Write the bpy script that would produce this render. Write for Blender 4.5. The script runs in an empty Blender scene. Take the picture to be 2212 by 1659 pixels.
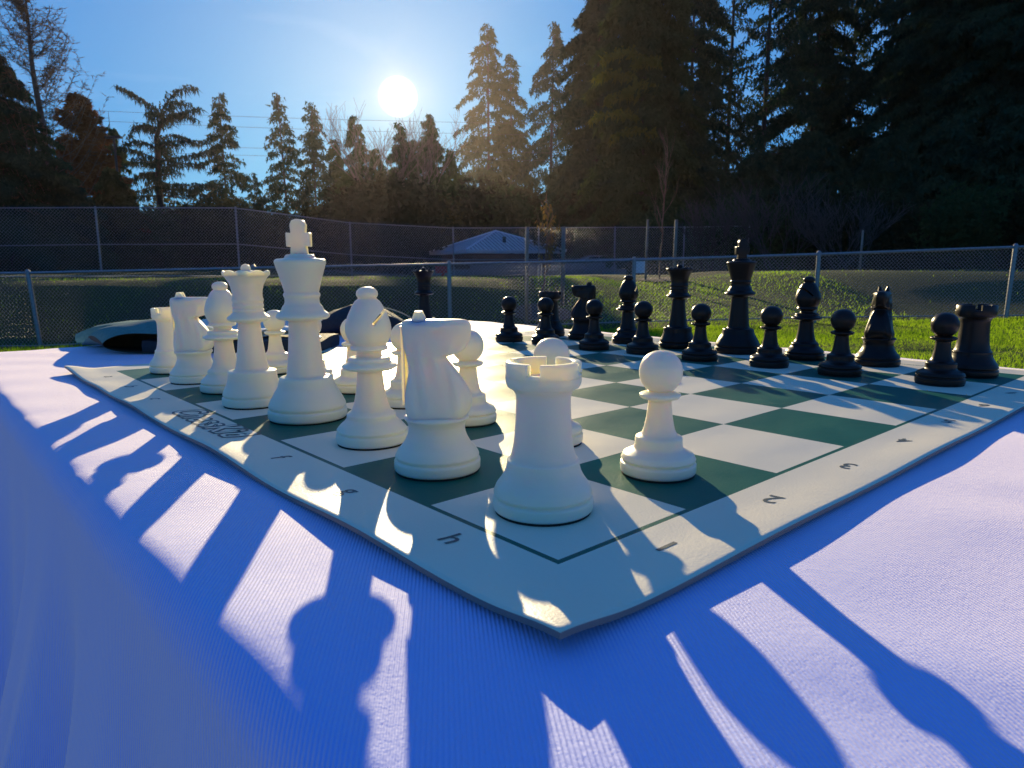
import bpy, bmesh, math, random
import numpy as np
from mathutils import Vector, Matrix

R = math.radians
VEIL = 0.00010
scene = bpy.context.scene
COL = scene.collection
S = 0.05715                      # side of one board square
T = 0.7424                       # height of the mat's top face
YAW = R(48.296)
CV, CU, CZ = -2.12147, -2.07110, 1.30761
SA, CA = math.sin(YAW), math.cos(YAW)
BROT = math.pi / 2 - YAW         # the table's turn in the world
CAMZ = T + CZ * S
PITCH = R(-9.5385)
FPX = 1497.0                     # focal length in 2212-px picture widths


def bd(v, u, z=0.0):
    """board coordinates (in squares along the ranks / files, metres up) to world"""
    return Vector((S * ((v - CV) * SA - (u - CU) * CA), S * ((v - CV) * CA + (u - CU) * SA), T + z))


def bg(px, py, D):
    """a place in the landscape seen in that direction, D metres ahead"""
    dx, dy = (px - 1106) / FPX, (829.5 - py) / FPX
    cp, sp = math.cos(PITCH), math.sin(PITCH)
    f, z = cp - dy * sp, sp + dy * cp
    return Vector((dx / f * D, D, CAMZ + z / f * D))


# ------------------------------------------------------------------ helpers
def setp(o, label=None, cat=None, group=None, kind=None):
    if label: o['label'] = label
    if cat: o['category'] = cat
    if group: o['group'] = group
    if kind: o['kind'] = kind
    return o


def empty(name, loc, rz=0.0, label=None, cat=None, group=None):
    o = bpy.data.objects.new(name, None)
    COL.objects.link(o)
    o.location = loc
    o.rotation_euler = (0, 0, rz)
    o.empty_display_size = 0.05
    return setp(o, label, cat, group)


def link(name, me, mat=None, parent=None, smooth=False, loc=None, rz=0.0):
    o = bpy.data.objects.new(name, me)
    COL.objects.link(o)
    if mat is not None:
        if isinstance(mat, (list, tuple)):
            for m in mat: me.materials.append(m)
        elif not me.materials:
            me.materials.append(mat)
    if parent is not None: o.parent = parent
    if loc is not None: o.location = loc
    o.rotation_euler.z = rz
    if smooth:
        me.polygons.foreach_set('use_smooth', [True] * len(me.polygons))
    return o


def npmesh(name, verts, faces):
    """verts (n,3), faces (m,k) arrays of one face size k"""
    verts = np.asarray(verts, np.float32)
    faces = np.asarray(faces, np.int32)
    me = bpy.data.meshes.new(name)
    n, m, k = len(verts), len(faces), faces.shape[1]
    me.vertices.add(n)
    me.vertices.foreach_set('co', verts.ravel())
    me.loops.add(m * k)
    me.loops.foreach_set('vertex_index', faces.ravel())
    me.polygons.add(m)
    me.polygons.foreach_set('loop_start', np.arange(0, m * k, k, dtype=np.int32))
    me.polygons.foreach_set('loop_total', np.full(m, k, np.int32))
    me.update(calc_edges=True)
    me.validate()
    return me


def bm_mesh(name, bm):
    bmesh.ops.recalc_face_normals(bm, faces=bm.faces)
    me = bpy.data.meshes.new(name)
    bm.to_mesh(me)
    bm.free()
    return me


def box(bm, c, s, rz=0.0, bev=0.0, rot=None):
    r = bmesh.ops.create_cube(bm, size=1.0)
    vs = r['verts']
    M = Matrix.Translation(c) @ (rot if rot is not None else Matrix.Rotation(rz, 4, 'Z')) @ Matrix.Diagonal((s[0], s[1], s[2], 1))
    bmesh.ops.transform(bm, matrix=M, verts=vs)
    if bev > 0:
        es = list({e for v in vs for e in v.link_edges})
        bmesh.ops.bevel(bm, geom=es, offset=bev, segments=2, affect='EDGES', profile=0.7)


def tubes(segs, n=5):
    """list of (p0, p1, r0, r1) -> verts, quads"""
    V, F = [], []
    P0 = np.array([s[0] for s in segs], float); P1 = np.array([s[1] for s in segs], float)
    r0 = np.array([s[2] for s in segs], float); r1 = np.array([s[3] for s in segs], float)
    d = P1 - P0
    d /= np.maximum(np.linalg.norm(d, axis=1, keepdims=True), 1e-9)
    ref = np.where(np.abs(d[:, 2:3]) > 0.9, [[1.0, 0, 0]], [[0, 0, 1.0]])
    a = np.cross(d, ref); a /= np.linalg.norm(a, axis=1, keepdims=True)
    b = np.cross(d, a)
    k = len(segs)
    vs = np.zeros((k, 2 * n, 3))
    for i in range(n):
        t = 2 * math.pi * i / n
        o = a * math.cos(t) + b * math.sin(t)
        vs[:, i] = P0 + o * r0[:, None]
        vs[:, n + i] = P1 + o * r1[:, None]
    q = np.array([[i, (i + 1) % n, n + (i + 1) % n, n + i] for i in range(n)])
    fs = (np.arange(k)[:, None, None] * 2 * n + q[None]).reshape(-1, 4)
    return vs.reshape(-1, 3), fs


def tube_mesh(name, segs, n=5):
    v, f = tubes(segs, n)
    return npmesh(name, v, f)


def lathe_bm(prof, n=64):
    """prof: (r, z) in mm from bottom to top"""
    bm = bmesh.new()
    rings = []
    for r, z in prof:
        if r < 0.01:
            rings.append([bm.verts.new((0, 0, z / 1000))])
        else:
            rings.append([bm.verts.new((r / 1000 * math.cos(2 * math.pi * i / n), r / 1000 * math.sin(2 * math.pi * i / n), z / 1000)) for i in range(n)])
    for a, b in zip(rings, rings[1:]):
        if len(a) == 1 and len(b) == 1: continue
        for i in range(n):
            j = (i + 1) % n
            if len(a) == 1: bm.faces.new((a[0], b[j], b[i]))
            elif len(b) == 1: bm.faces.new((a[i], a[j], b[0]))
            else: bm.faces.new((a[i], a[j], b[j], b[i]))
    return bm


def smooth_prof(pts, sub=4, sharp=()):
    """Catmull-Rom through the profile with gently rounded corners"""
    P = [Vector((p[0], p[1])) for p in pts]
    out = []
    for i in range(len(P) - 1):
        p0 = P[max(i - 1, 0)]; p1 = P[i]; p2 = P[i + 1]; p3 = P[min(i + 2, len(P) - 1)]
        for k in range(sub):
            t = k / sub
            c = 0.35
            m1 = (p2 - p0) * c; m2 = (p3 - p1) * c
            L = (p2 - p1).length
            if m1.length > L: m1 = m1.normalized() * L
            if m2.length > L: m2 = m2.normalized() * L
            h = (2 * t**3 - 3 * t**2 + 1) * p1 + (t**3 - 2 * t**2 + t) * m1 + (-2 * t**3 + 3 * t**2) * p2 + (t**3 - t**2) * m2
            out.append((max(h.x, 0), h.y))
    out.append(tuple(P[-1]))
    return out


# ------------------------------------------------------------------ materials
def mat_new(name):
    m = bpy.data.materials.new(name)
    m.use_nodes = True
    nt = m.node_tree
    b = nt.nodes['Principled BSDF']
    return m, nt, b


def N(nt, t, **kw):
    n = nt.nodes.new(t)
    for k, v in kw.items():
        if k.startswith('i_'):
            n.inputs[k[2:].replace('_', ' ')].default_value = v
        else:
            setattr(n, k, v)
    return n


def math_n(nt, op, a, b=None, c=None, clamp=False):
    n = nt.nodes.new('ShaderNodeMath')
    n.operation = op
    n.use_clamp = clamp
    for i, x in enumerate((a, b, c)):
        if x is None: continue
        if isinstance(x, (int, float)): n.inputs[i].default_value = x
        else: nt.links.new(x, n.inputs[i])
    return n.outputs[0]


def mixc(nt, f, a, b):
    n = nt.nodes.new('ShaderNodeMix')
    n.data_type = 'RGBA'
    for s, x in ((n.inputs['Factor'], f), (n.inputs['A'], a), (n.inputs['B'], b)):
        if isinstance(x, (int, float)): s.default_value = x
        elif isinstance(x, tuple): s.default_value = (*x, 1) if len(x) == 3 else x
        else: nt.links.new(x, s)
    return n.outputs['Result']


def noise(nt, scale, detail=4, rough=0.6, vec=None, dim='3D'):
    n = N(nt, 'ShaderNodeTexNoise')
    n.inputs['Scale'].default_value = scale
    n.inputs['Detail'].default_value = detail
    n.inputs['Roughness'].default_value = rough
    if vec is None:
        tc = N(nt, 'ShaderNodeTexCoord')
        vec = tc.outputs['Object']
    nt.links.new(vec, n.inputs['Vector'])
    return n


def simple(name, c1, c2=None, scale=20, rough=0.6, bump=0.0, bscale=None, metallic=0.0, spec=0.5, dist=0.001):
    m, nt, b = mat_new(name)
    b.inputs['Roughness'].default_value = rough
    b.inputs['Metallic'].default_value = metallic
    b.inputs['Specular IOR Level'].default_value = spec
    if c2 is not None:
        n = noise(nt, scale)
        r = N(nt, 'ShaderNodeMapRange')
        r.inputs[1].default_value = 0.3; r.inputs[2].default_value = 0.7
        nt.links.new(n.outputs['Fac'], r.inputs[0])
        nt.links.new(mixc(nt, r.outputs[0], c1, c2), b.inputs['Base Color'])
    else:
        b.inputs['Base Color'].default_value = (*c1, 1)
    if bump:
        n = noise(nt, bscale or scale * 3)
        bp = N(nt, 'ShaderNodeBump')
        bp.inputs['Strength'].default_value = bump
        bp.inputs['Distance'].default_value = dist
        nt.links.new(n.outputs['Fac'], bp.inputs['Height'])
        nt.links.new(bp.outputs[0], b.inputs['Normal'])
    return m


# white plastic: cream, lets some light into it
def white_plastic():
    m, nt, b = mat_new('cream_plastic')
    n = noise(nt, 60, 3)
    nt.links.new(mixc(nt, n.outputs['Fac'], (0.80, 0.745, 0.53), (0.85, 0.80, 0.61)), b.inputs['Base Color'])
    b.inputs['Roughness'].default_value = 0.42
    b.inputs['Specular IOR Level'].default_value = 0.4
    b.inputs['Subsurface Weight'].default_value = 0.75
    b.inputs['Subsurface Radius'].default_value = (1.0, 0.75, 0.22)
    b.inputs['Subsurface Scale'].default_value = 0.009
    f = noise(nt, 2500, 2)
    bp = N(nt, 'ShaderNodeBump'); bp.inputs['Strength'].default_value = 0.18; bp.inputs['Distance'].default_value = 0.0002
    nt.links.new(f.outputs['Fac'], bp.inputs['Height']); nt.links.new(bp.outputs[0], b.inputs['Normal'])
    return m


def black_plastic():
    m, nt, b = mat_new('black_plastic')
    n = noise(nt, 90, 4)
    nt.links.new(mixc(nt, n.outputs['Fac'], (0.011, 0.007, 0.005), (0.019, 0.013, 0.010)), b.inputs['Base Color'])
    r = noise(nt, 150, 4)
    mr = N(nt, 'ShaderNodeMapRange'); mr.inputs[3].default_value = 0.24; mr.inputs[4].default_value = 0.42
    b.inputs['Specular IOR Level'].default_value = 0.22
    nt.links.new(r.outputs['Fac'], mr.inputs[0]); nt.links.new(mr.outputs[0], b.inputs['Roughness'])
    f = noise(nt, 1800, 2)
    bp = N(nt, 'ShaderNodeBump'); bp.inputs['Strength'].default_value = 0.25; bp.inputs['Distance'].default_value = 0.0002
    nt.links.new(f.outputs['Fac'], bp.inputs['Height']); nt.links.new(bp.outputs[0], b.inputs['Normal'])
    return m


CREAM1, CREAM2 = (0.81, 0.735, 0.53), (0.86, 0.785, 0.58)


def mat_vinyl():
    m, nt, b = mat_new('vinyl_board')
    tc = N(nt, 'ShaderNodeTexCoord')
    sx = N(nt, 'ShaderNodeSeparateXYZ')
    nt.links.new(tc.outputs['Object'], sx.inputs[0])
    v = math_n(nt, 'DIVIDE', sx.outputs[0], S)
    u = math_n(nt, 'DIVIDE', sx.outputs[1], S)
    par = math_n(nt, 'MODULO', math_n(nt, 'ADD', math_n(nt, 'ADD', math_n(nt, 'FLOOR', v), math_n(nt, 'FLOOR', u)), 100.0), 2.0)
    mv = math_n(nt, 'ABSOLUTE', math_n(nt, 'SUBTRACT', v, 4.0))
    mu = math_n(nt, 'ABSOLUTE', math_n(nt, 'SUBTRACT', u, 4.0))
    mx = math_n(nt, 'MAXIMUM', mv, mu)
    inside = math_n(nt, 'LESS_THAN', mx, 4.0)
    dark = math_n(nt, 'MULTIPLY', math_n(nt, 'GREATER_THAN', par, 0.5), inside)
    line = math_n(nt, 'LESS_THAN', math_n(nt, 'ABSOLUTE', math_n(nt, 'SUBTRACT', mx, 4.012)), 0.017)
    ink = math_n(nt, 'MAXIMUM', dark, line)
    n1 = noise(nt, 9, 6)
    n2 = noise(nt, 60, 5)
    cream = mixc(nt, n1.outputs['Fac'], CREAM1, CREAM2)
    green = mixc(nt, n2.outputs['Fac'], (0.005, 0.105, 0.070), (0.010, 0.145, 0.098))
    nt.links.new(mixc(nt, ink, cream, green), b.inputs['Base Color'])
    # fine leather grain, some smears in the gloss
    g = noise(nt, 1100, 3, 0.6)
    g2 = noise(nt, 22, 4, 0.6)
    wv = N(nt, 'ShaderNodeTexWave', wave_type='BANDS', bands_direction='Y'); wv.inputs['Scale'].default_value = 7.0; wv.inputs['Distortion'].default_value = 2.5
    nt.links.new(tc.outputs['Object'], wv.inputs['Vector'])
    h = math_n(nt, 'ADD', math_n(nt, 'MULTIPLY', g.outputs['Fac'], 1.0), math_n(nt, 'ADD', math_n(nt, 'MULTIPLY', g2.outputs['Fac'], 3.0), math_n(nt, 'MULTIPLY', wv.outputs['Fac'], 2.5)))
    bp = N(nt, 'ShaderNodeBump'); bp.inputs['Strength'].default_value = 0.5; bp.inputs['Distance'].default_value = 0.00028
    nt.links.new(h, bp.inputs['Height']); nt.links.new(bp.outputs[0], b.inputs['Normal'])
    mr = N(nt, 'ShaderNodeMapRange'); mr.inputs[3].default_value = 0.34; mr.inputs[4].default_value = 0.52
    nt.links.new(n2.outputs['Fac'], mr.inputs[0]); nt.links.new(mr.outputs[0], b.inputs['Roughness'])
    b.inputs['Specular IOR Level'].default_value = 0.15
    return m


def mat_cloth():
    m, nt, b = mat_new('table_cloth_fabric')
    tc = N(nt, 'ShaderNodeTexCoord')
    mp = N(nt, 'ShaderNodeMapping')
    mp.inputs['Rotation'].default_value = (0, 0, R(36))
    nt.links.new(tc.outputs['Object'], mp.inputs['Vector'])
    w = N(nt, 'ShaderNodeTexWave', wave_type='BANDS', bands_direction='X', wave_profile='SIN')
    w.inputs['Scale'].default_value = 330.0
    w.inputs['Distortion'].default_value = 0.7
    w.inputs['Detail'].default_value = 2
    w.inputs['Detail Scale'].default_value = 2.0
    nt.links.new(mp.outputs[0], w.inputs['Vector'])
    f = noise(nt, 1600, 3, 0.7)
    f2 = noise(nt, 260, 3, 0.6)
    h = math_n(nt, 'ADD', w.outputs['Fac'], math_n(nt, 'MULTIPLY', f.outputs['Fac'], 0.9))
    h = math_n(nt, 'ADD', h, math_n(nt, 'MULTIPLY', f2.outputs['Fac'], 0.8))
    bp = N(nt, 'ShaderNodeBump'); bp.inputs['Strength'].default_value = 0.55; bp.inputs['Distance'].default_value = 0.00035
    nt.links.new(h, bp.inputs['Height'])
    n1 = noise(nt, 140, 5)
    nt.links.new(mixc(nt, n1.outputs['Fac'], (0.25, 0.41, 0.97), (0.31, 0.47, 0.98)), b.inputs['Base Color'])  # white cloth: the blue of skylit shade is put into its base colour
    b.inputs['Roughness'].default_value = 0.62
    b.inputs['Specular IOR Level'].default_value = 0.8
    b.inputs['Sheen Weight'].default_value = 0.9
    b.inputs['Sheen Roughness'].default_value = 0.55
    b.inputs['Sheen Tint'].default_value = (1.0, 0.86, 0.74, 1)
    nt.links.new(bp.outputs[0], b.inputs['Normal'])
    return m


def leaf_mat(name, c1, c2, trans=0.35, scale=0.35):
    m = bpy.data.materials.new(name); m.use_nodes = True
    nt = m.node_tree; nt.nodes.clear()
    out = N(nt, 'ShaderNodeOutputMaterial')
    d = N(nt, 'ShaderNodeBsdfDiffuse'); t = N(nt, 'ShaderNodeBsdfTranslucent')
    mx = N(nt, 'ShaderNodeMixShader'); mx.inputs[0].default_value = trans
    n = noise(nt, scale, 3)
    r = N(nt, 'ShaderNodeMapRange'); r.inputs[1].default_value = 0.35; r.inputs[2].default_value = 0.65
    nt.links.new(n.outputs['Fac'], r.inputs[0])
    c = mixc(nt, r.outputs[0], c1, c2)
    nt.links.new(c, d.inputs[0]); nt.links.new(c, t.inputs[0])
    nt.links.new(d.outputs[0], mx.inputs[1]); nt.links.new(t.outputs[0], mx.inputs[2])
    nt.links.new(mx.outputs[0], out.inputs[0])
    return m


M = {}
M['white'] = white_plastic()
M['black'] = black_plastic()
M['felt'] = simple('dark_felt', (0.008, 0.012, 0.010), rough=0.95)
M['vinyl'] = mat_vinyl()
M['vinyl_under'] = simple('vinyl_underside', (0.22, 0.19, 0.17), rough=0.7)
M['ink'] = simple('printed_ink', (0.05, 0.075, 0.07), (0.07, 0.095, 0.09), 300, 0.5)
M['cream'] = simple('cream_print', CREAM1, CREAM2, 9, 0.42)
M['cloth'] = mat_cloth()
M['bag_green'] = simple('grey_green_canvas', (0.10, 0.21, 0.18), (0.14, 0.27, 0.23), 300, 0.95, 0.5, 1500, spec=0.1)
M['bag_dark'] = simple('black_canvas', (0.012, 0.016, 0.022), (0.02, 0.026, 0.034), 300, 0.75, 0.6, 1200)
M['lining'] = simple('bag_lining', (0.05, 0.035, 0.015), (0.08, 0.06, 0.03), 200, 0.9)
M['paper'] = simple('off_white_sheet', (0.62, 0.62, 0.54), (0.70, 0.70, 0.60), 40, 0.6, 0.3, 200)
M['cord'] = simple('pale_cord', (0.5, 0.42, 0.25), rough=0.7)
M['galv'] = simple('galvanised_steel', (0.20, 0.21, 0.23), (0.30, 0.31, 0.33), 30, 0.42, metallic=0.7)
M['wire'] = simple('chain_link_wire', (0.34, 0.35, 0.37), rough=0.32, metallic=0.9)
M['stake'] = simple('weathered_stake', (0.16, 0.12, 0.09), (0.26, 0.21, 0.16), 8, 0.8)
M['bark'] = simple('dark_bark', (0.030, 0.022, 0.017), (0.06, 0.045, 0.034), 6, 0.9)
M['bark_red'] = simple('reddish_bark', (0.13, 0.07, 0.045), (0.2, 0.12, 0.08), 6, 0.85)
M['twig'] = simple('grey_brown_twigs', (0.10, 0.08, 0.065), (0.17, 0.13, 0.10), 3, 0.85)
M['twig_dark'] = simple('dark_grey_twigs', (0.045, 0.038, 0.034), (0.08, 0.065, 0.06), 3, 0.85)
M['fir'] = leaf_mat('fir_needles', (0.030, 0.060, 0.022), (0.065, 0.090, 0.030))
M['fir_dark'] = leaf_mat('dark_conifer_needles', (0.022, 0.050, 0.028), (0.055, 0.080, 0.036), 0.25)
M['fir_lit'] = leaf_mat('painted_sunlit_needles', (0.10, 0.12, 0.02), (0.16, 0.17, 0.03), 0.4)  # lit copy of the fir needles, sunlight put into the colour
M['cedar'] = leaf_mat('blue_cedar_needles', (0.022, 0.042, 0.030), (0.045, 0.065, 0.040), 0.25)
M['rust'] = leaf_mat('rusty_foliage', (0.13, 0.045, 0.016), (0.19, 0.085, 0.028), 0.35)
M['larch'] = leaf_mat('brown_bare_twigs', (0.09, 0.065, 0.045), (0.20, 0.11, 0.055), 0.2, 1.0)
M['olive'] = leaf_mat('olive_shrub_leaves', (0.045, 0.050, 0.015), (0.075, 0.075, 0.025), 0.35, 0.6)
M['shrub'] = leaf_mat('dark_shrub_leaves', (0.022, 0.032, 0.014), (0.045, 0.050, 0.022), 0.25, 0.6)
M['dryleaf'] = leaf_mat('dry_yellow_leaves', (0.20, 0.13, 0.035), (0.30, 0.20, 0.06), 0.5, 3.0)
M['blade'] = leaf_mat('grass_blades', (0.24, 0.42, 0.014), (0.38, 0.56, 0.028), 0.65, 1.2)
M['asphalt'] = simple('asphalt', (0.045, 0.045, 0.048), (0.06, 0.06, 0.062), 3, 0.85, 0.3, 40, dist=0.01)
M['concrete'] = simple('pale_concrete', (0.36, 0.35, 0.33), (0.45, 0.44, 0.42), 2, 0.8)
M['bounce_paving'] = simple('warm_bounce_paving', (0.50, 0.44, 0.34), (0.60, 0.53, 0.42), 2, 0.8)  # reflector colour for the added ground by the table
M['wallgrey'] = simple('grey_block_wall', (0.16, 0.155, 0.16), (0.21, 0.20, 0.20), 1.5, 0.85)
M['brownwood'] = simple('dark_brown_boards', (0.07, 0.03, 0.02), (0.10, 0.045, 0.03), 2, 0.8)
M['sign_white'] = simple('white_painted_metal', (0.72, 0.73, 0.75), rough=0.4)
M['red'] = simple('red_painted_metal', (0.55, 0.03, 0.03), rough=0.4)
M['greenlid'] = simple('green_plastic_lid', (0.25, 0.5, 0.35), rough=0.4)
M['carpaint'] = simple('grey_car_paint', (0.25, 0.27, 0.31), rough=0.25)
M['vanpaint'] = simple('white_van_paint', (0.7, 0.71, 0.73), rough=0.3)
M['glass_dark'] = simple('tinted_window', (0.02, 0.025, 0.03), rough=0.08)
M['rubber'] = simple('tyre_rubber', (0.02, 0.02, 0.02), rough=0.8)
M['mulch'] = simple('bark_mulch', (0.05, 0.03, 0.018), (0.09, 0.055, 0.03), 12, 0.95, 0.6, 40, dist=0.02)
M['cable'] = simple('power_cable', (0.03, 0.03, 0.035), rough=0.6)


def roof_mat():
    m, nt, b = mat_new('ribbed_metal_roof')
    tc = N(nt, 'ShaderNodeTexCoord')
    w = N(nt, 'ShaderNodeTexWave', wave_type='BANDS', bands_direction='X')
    w.inputs['Scale'].default_value = 1.0
    nt.links.new(tc.outputs['UV'], w.inputs['Vector'])
    n = noise(nt, 2.5, 5)
    c = mixc(nt, n.outputs['Fac'], (0.42, 0.43, 0.46), (0.58, 0.59, 0.62))
    nt.links.new(mixc(nt, math_n(nt, 'POWER', w.outputs['Fac'], 3.0), c, (0.10, 0.105, 0.12)), b.inputs['Base Color'])
    b.inputs['Roughness'].default_value = 0.55
    b.inputs['Metallic'].default_value = 0.2
    bp = N(nt, 'ShaderNodeBump'); bp.inputs['Distance'].default_value = 0.05
    nt.links.new(w.outputs['Fac'], bp.inputs['Height']); nt.links.new(bp.outputs[0], b.inputs['Normal'])
    return m


M['roof'] = roof_mat()


def ground_mat():
    m, nt, b = mat_new('lawn_ground')
    n1 = noise(nt, 0.6, 5); n2 = noise(nt, 9.0, 6, 0.7); n3 = noise(nt, 60.0, 3, 0.7)
    c = mixc(nt, n2.outputs['Fac'], (0.018, 0.034, 0.007), (0.050, 0.075, 0.010))
    r = N(nt, 'ShaderNodeMapRange'); r.inputs[1].default_value = 0.52; r.inputs[2].default_value = 0.72
    nt.links.new(n1.outputs['Fac'], r.inputs[0])
    c = mixc(nt, r.outputs[0], c, (0.045, 0.036, 0.016))
    nt.links.new(c, b.inputs['Base Color'])
    b.inputs['Roughness'].default_value = 0.9
    b.inputs['Specular IOR Level'].default_value = 0.15
    h = math_n(nt, 'ADD', math_n(nt, 'MULTIPLY', n2.outputs['Fac'], 2.0), n3.outputs['Fac'])
    bp = N(nt, 'ShaderNodeBump'); bp.inputs['Strength'].default_value = 0.8; bp.inputs['Distance'].default_value = 0.03
    nt.links.new(h, bp.inputs['Height']); nt.links.new(bp.outputs[0], b.inputs['Normal'])
    return m


M['ground'] = ground_mat()

# ------------------------------------------------------------------ camera, light, sky
cam_d = bpy.data.cameras.new('camera')
cam = bpy.data.objects.new('camera', cam_d)
COL.objects.link(cam)
scene.camera = cam
cam_d.sensor_width = 36.0
cam_d.lens = 2598.75 / 3840 * 36
cam_d.clip_start = 0.005
cam_d.clip_end = 3000
fw = Vector((0, math.cos(PITCH), math.sin(PITCH)))
rt = Vector((1, 0, 0)); up = rt.cross(fw)
ro = R(-0.2169)
rt2 = rt * math.cos(ro) + up * math.sin(ro)
up2 = -rt * math.sin(ro) + up * math.cos(ro)
cam.matrix_world = Matrix(((rt2.x, up2.x, -fw.x, 0), (rt2.y, up2.y, -fw.y, 0), (rt2.z, up2.z, -fw.z, CAMZ), (0, 0, 0, 1)))
cam_d.dof.use_dof = True
cam_d.dof.focus_distance = 0.33
cam_d.dof.aperture_fstop = 48.0

SUN = bg(862, 208, 100) - Vector((0, 0, CAMZ)); SUN.normalize()
SUN_EL = math.asin(SUN.z)
sun_d = bpy.data.lights.new('sun', 'SUN')
sun_d.energy = 5.0
sun_d.angle = R(0.5)
sun_d.color = (1.0, 0.80, 0.46)
sun = bpy.data.objects.new('sun', sun_d)
COL.objects.link(sun)
sun.rotation_euler = SUN.to_track_quat('Z', 'Y').to_euler()
sun.location = (0, 0, 30)

w = bpy.data.worlds.new('World')
scene.world = w
w.use_nodes = True
nt = w.node_tree
bgn = nt.nodes['Background']
sky = N(nt, 'ShaderNodeTexSky', sky_type='NISHITA')
sky.sun_disc = False
sky.sun_elevation = SUN_EL
sky.sun_rotation = math.atan2(SUN.x, SUN.y)
sky.air_density = 1.0
sky.dust_density = 0.6
sky.ozone_density = 2.2
SKY_STRENGTH = 0.10
EXPO = 1.42
bgn.inputs['Strength'].default_value = SKY_STRENGTH
tc = N(nt, 'ShaderNodeTexCoord')
dp = N(nt, 'ShaderNodeVectorMath', operation='DOT_PRODUCT')
nrm = N(nt, 'ShaderNodeVectorMath', operation='NORMALIZE')
nt.links.new(tc.outputs['Generated'], nrm.inputs[0])
nt.links.new(nrm.outputs[0], dp.inputs[0])
dp.inputs[1].default_value = SUN
th = math_n(nt, 'ARCCOSINE', math_n(nt, 'MINIMUM', dp.outputs['Value'], 0.9999999))
deg = math_n(nt, 'MULTIPLY', th, 180 / math.pi)
disc = math_n(nt, 'SMOOTH_MIN', 1.0, math_n(nt, 'MAXIMUM', math_n(nt, 'MULTIPLY', math_n(nt, 'SUBTRACT', 1.5, deg), 1.6), 0.0), 0.05)
g1 = math_n(nt, 'EXPONENT', math_n(nt, 'MULTIPLY', math_n(nt, 'POWER', math_n(nt, 'DIVIDE', deg, 1.35), 0.9), -1.0))
g2 = math_n(nt, 'EXPONENT', math_n(nt, 'MULTIPLY', math_n(nt, 'DIVIDE', deg, 6.5), -1.0))


def scol(fac, col):
    n = N(nt, 'ShaderNodeVectorMath', operation='SCALE')
    n.inputs[0].default_value = col
    nt.links.new(fac, n.inputs['Scale'])
    return n.outputs[0]


def vadd(a, b):
    n = N(nt, 'ShaderNodeVectorMath', operation='ADD')
    nt.links.new(a, n.inputs[0]); nt.links.new(b, n.inputs[1])
    return n.outputs[0]


K = 1 / SKY_STRENGTH / EXPO
aur = vadd(vadd(scol(disc, (3.0 * K, 2.9 * K, 2.6 * K)), scol(g1, (0.70 * K, 0.46 * K, 0.17 * K))), scol(g2, (0.12 * K, 0.06 * K, 0.01 * K)))
# thin high cloud
cn = N(nt, 'ShaderNodeTexNoise'); cn.inputs['Scale'].default_value = 3.0; cn.inputs['Detail'].default_value = 6; cn.inputs['Distortion'].default_value = 0.6
cmp_ = N(nt, 'ShaderNodeMapping'); cmp_.inputs['Scale'].default_value = (1.0, 1.0, 4.0)
nt.links.new(nrm.outputs[0], cmp_.inputs[0]); nt.links.new(cmp_.outputs[0], cn.inputs['Vector'])
cr = N(nt, 'ShaderNodeMapRange'); cr.inputs[1].default_value = 0.52; cr.inputs[2].default_value = 0.8; cr.inputs[4].default_value = 0.9
nt.links.new(cn.outputs['Fac'], cr.inputs[0])
sp = N(nt, 'ShaderNodeSeparateXYZ'); nt.links.new(sky.outputs[0], sp.inputs[0])
cb = N(nt, 'ShaderNodeCombineXYZ')
for i_, (tint, ex_) in enumerate(((0.115, 0.58), (0.425, 0.48), (0.82, 0.28))):
    # the camera's tone curve flattens the bright sky
    nt.links.new(math_n(nt, 'MULTIPLY', math_n(nt, 'POWER', math_n(nt, 'MULTIPLY', sp.outputs[i_], 0.1), ex_), tint * K), cb.inputs[i_])
tot = vadd(vadd(cb.outputs[0], aur), scol(cr.outputs[0], (0.9, 0.8, 0.6)))
nt.links.new(tot, bgn.inputs['Color'])
w.cycles.sampling_method = 'MANUAL'
w.cycles.sample_map_resolution = 1024

vs = scene.view_settings
vs.view_transform = 'Standard'
vs.look = 'None'
vs.gamma = 1.0
vs.exposure = 0.5
scene.cycles.max_bounces = 8
scene.cycles.transparent_max_bounces = 8
scene.cycles.caustics_reflective = False
scene.cycles.caustics_refractive = False
scene.cycles.use_denoising = True

# ------------------------------------------------------------------ added air volume, lightens trees near the sun like a lens flare veil
if VEIL > 0:
    bm = bmesh.new()
    box(bm, Vector((0, 75, 38)), (400, 190, 90))
    m_ = bpy.data.materials.new('veil_volume'); m_.use_nodes = True
    nt_ = m_.node_tree; nt_.nodes.clear()
    o_ = N(nt_, 'ShaderNodeOutputMaterial'); pv = N(nt_, 'ShaderNodeVolumePrincipled')
    pv.inputs['Density'].default_value = VEIL
    pv.inputs['Anisotropy'].default_value = 0.78
    pv.inputs['Color'].default_value = (0.96, 0.80, 0.82, 1)
    nt_.links.new(pv.outputs[0], o_.inputs['Volume'])
    hz = link('added_veil', bm_mesh('added_veil', bm), m_); setp(hz, kind='stuff')
# ------------------------------------------------------------------ ground
def sstep(a, b, x):
    t = np.clip((x - a) / (b - a), 0, 1)
    return t * t * (3 - 2 * t)


def gz(X, Y):
    X = np.asarray(X, float); Y = np.asarray(Y, float)
    a = sstep(3.5, 11.5, Y)
    z1 = a * (-0.26 + 0.026 * np.clip(X, -10, 10))
    z20 = 0.56 + 0.13 * sstep(5.0, 7.5, X)
    b = sstep(11.7, 15.8 + 6.5 * np.exp(-((X - 3.8) / 2.2) ** 2), Y)
    left = 1 - sstep(-14, -4, X)
    z32 = 0.66 * left + 0.02 * (1 - left)
    c = sstep(23, 36, Y)
    z = z1 * (1 - b) + z20 * b
    z = z * (1 - c) + z32 * c
    return z


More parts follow.
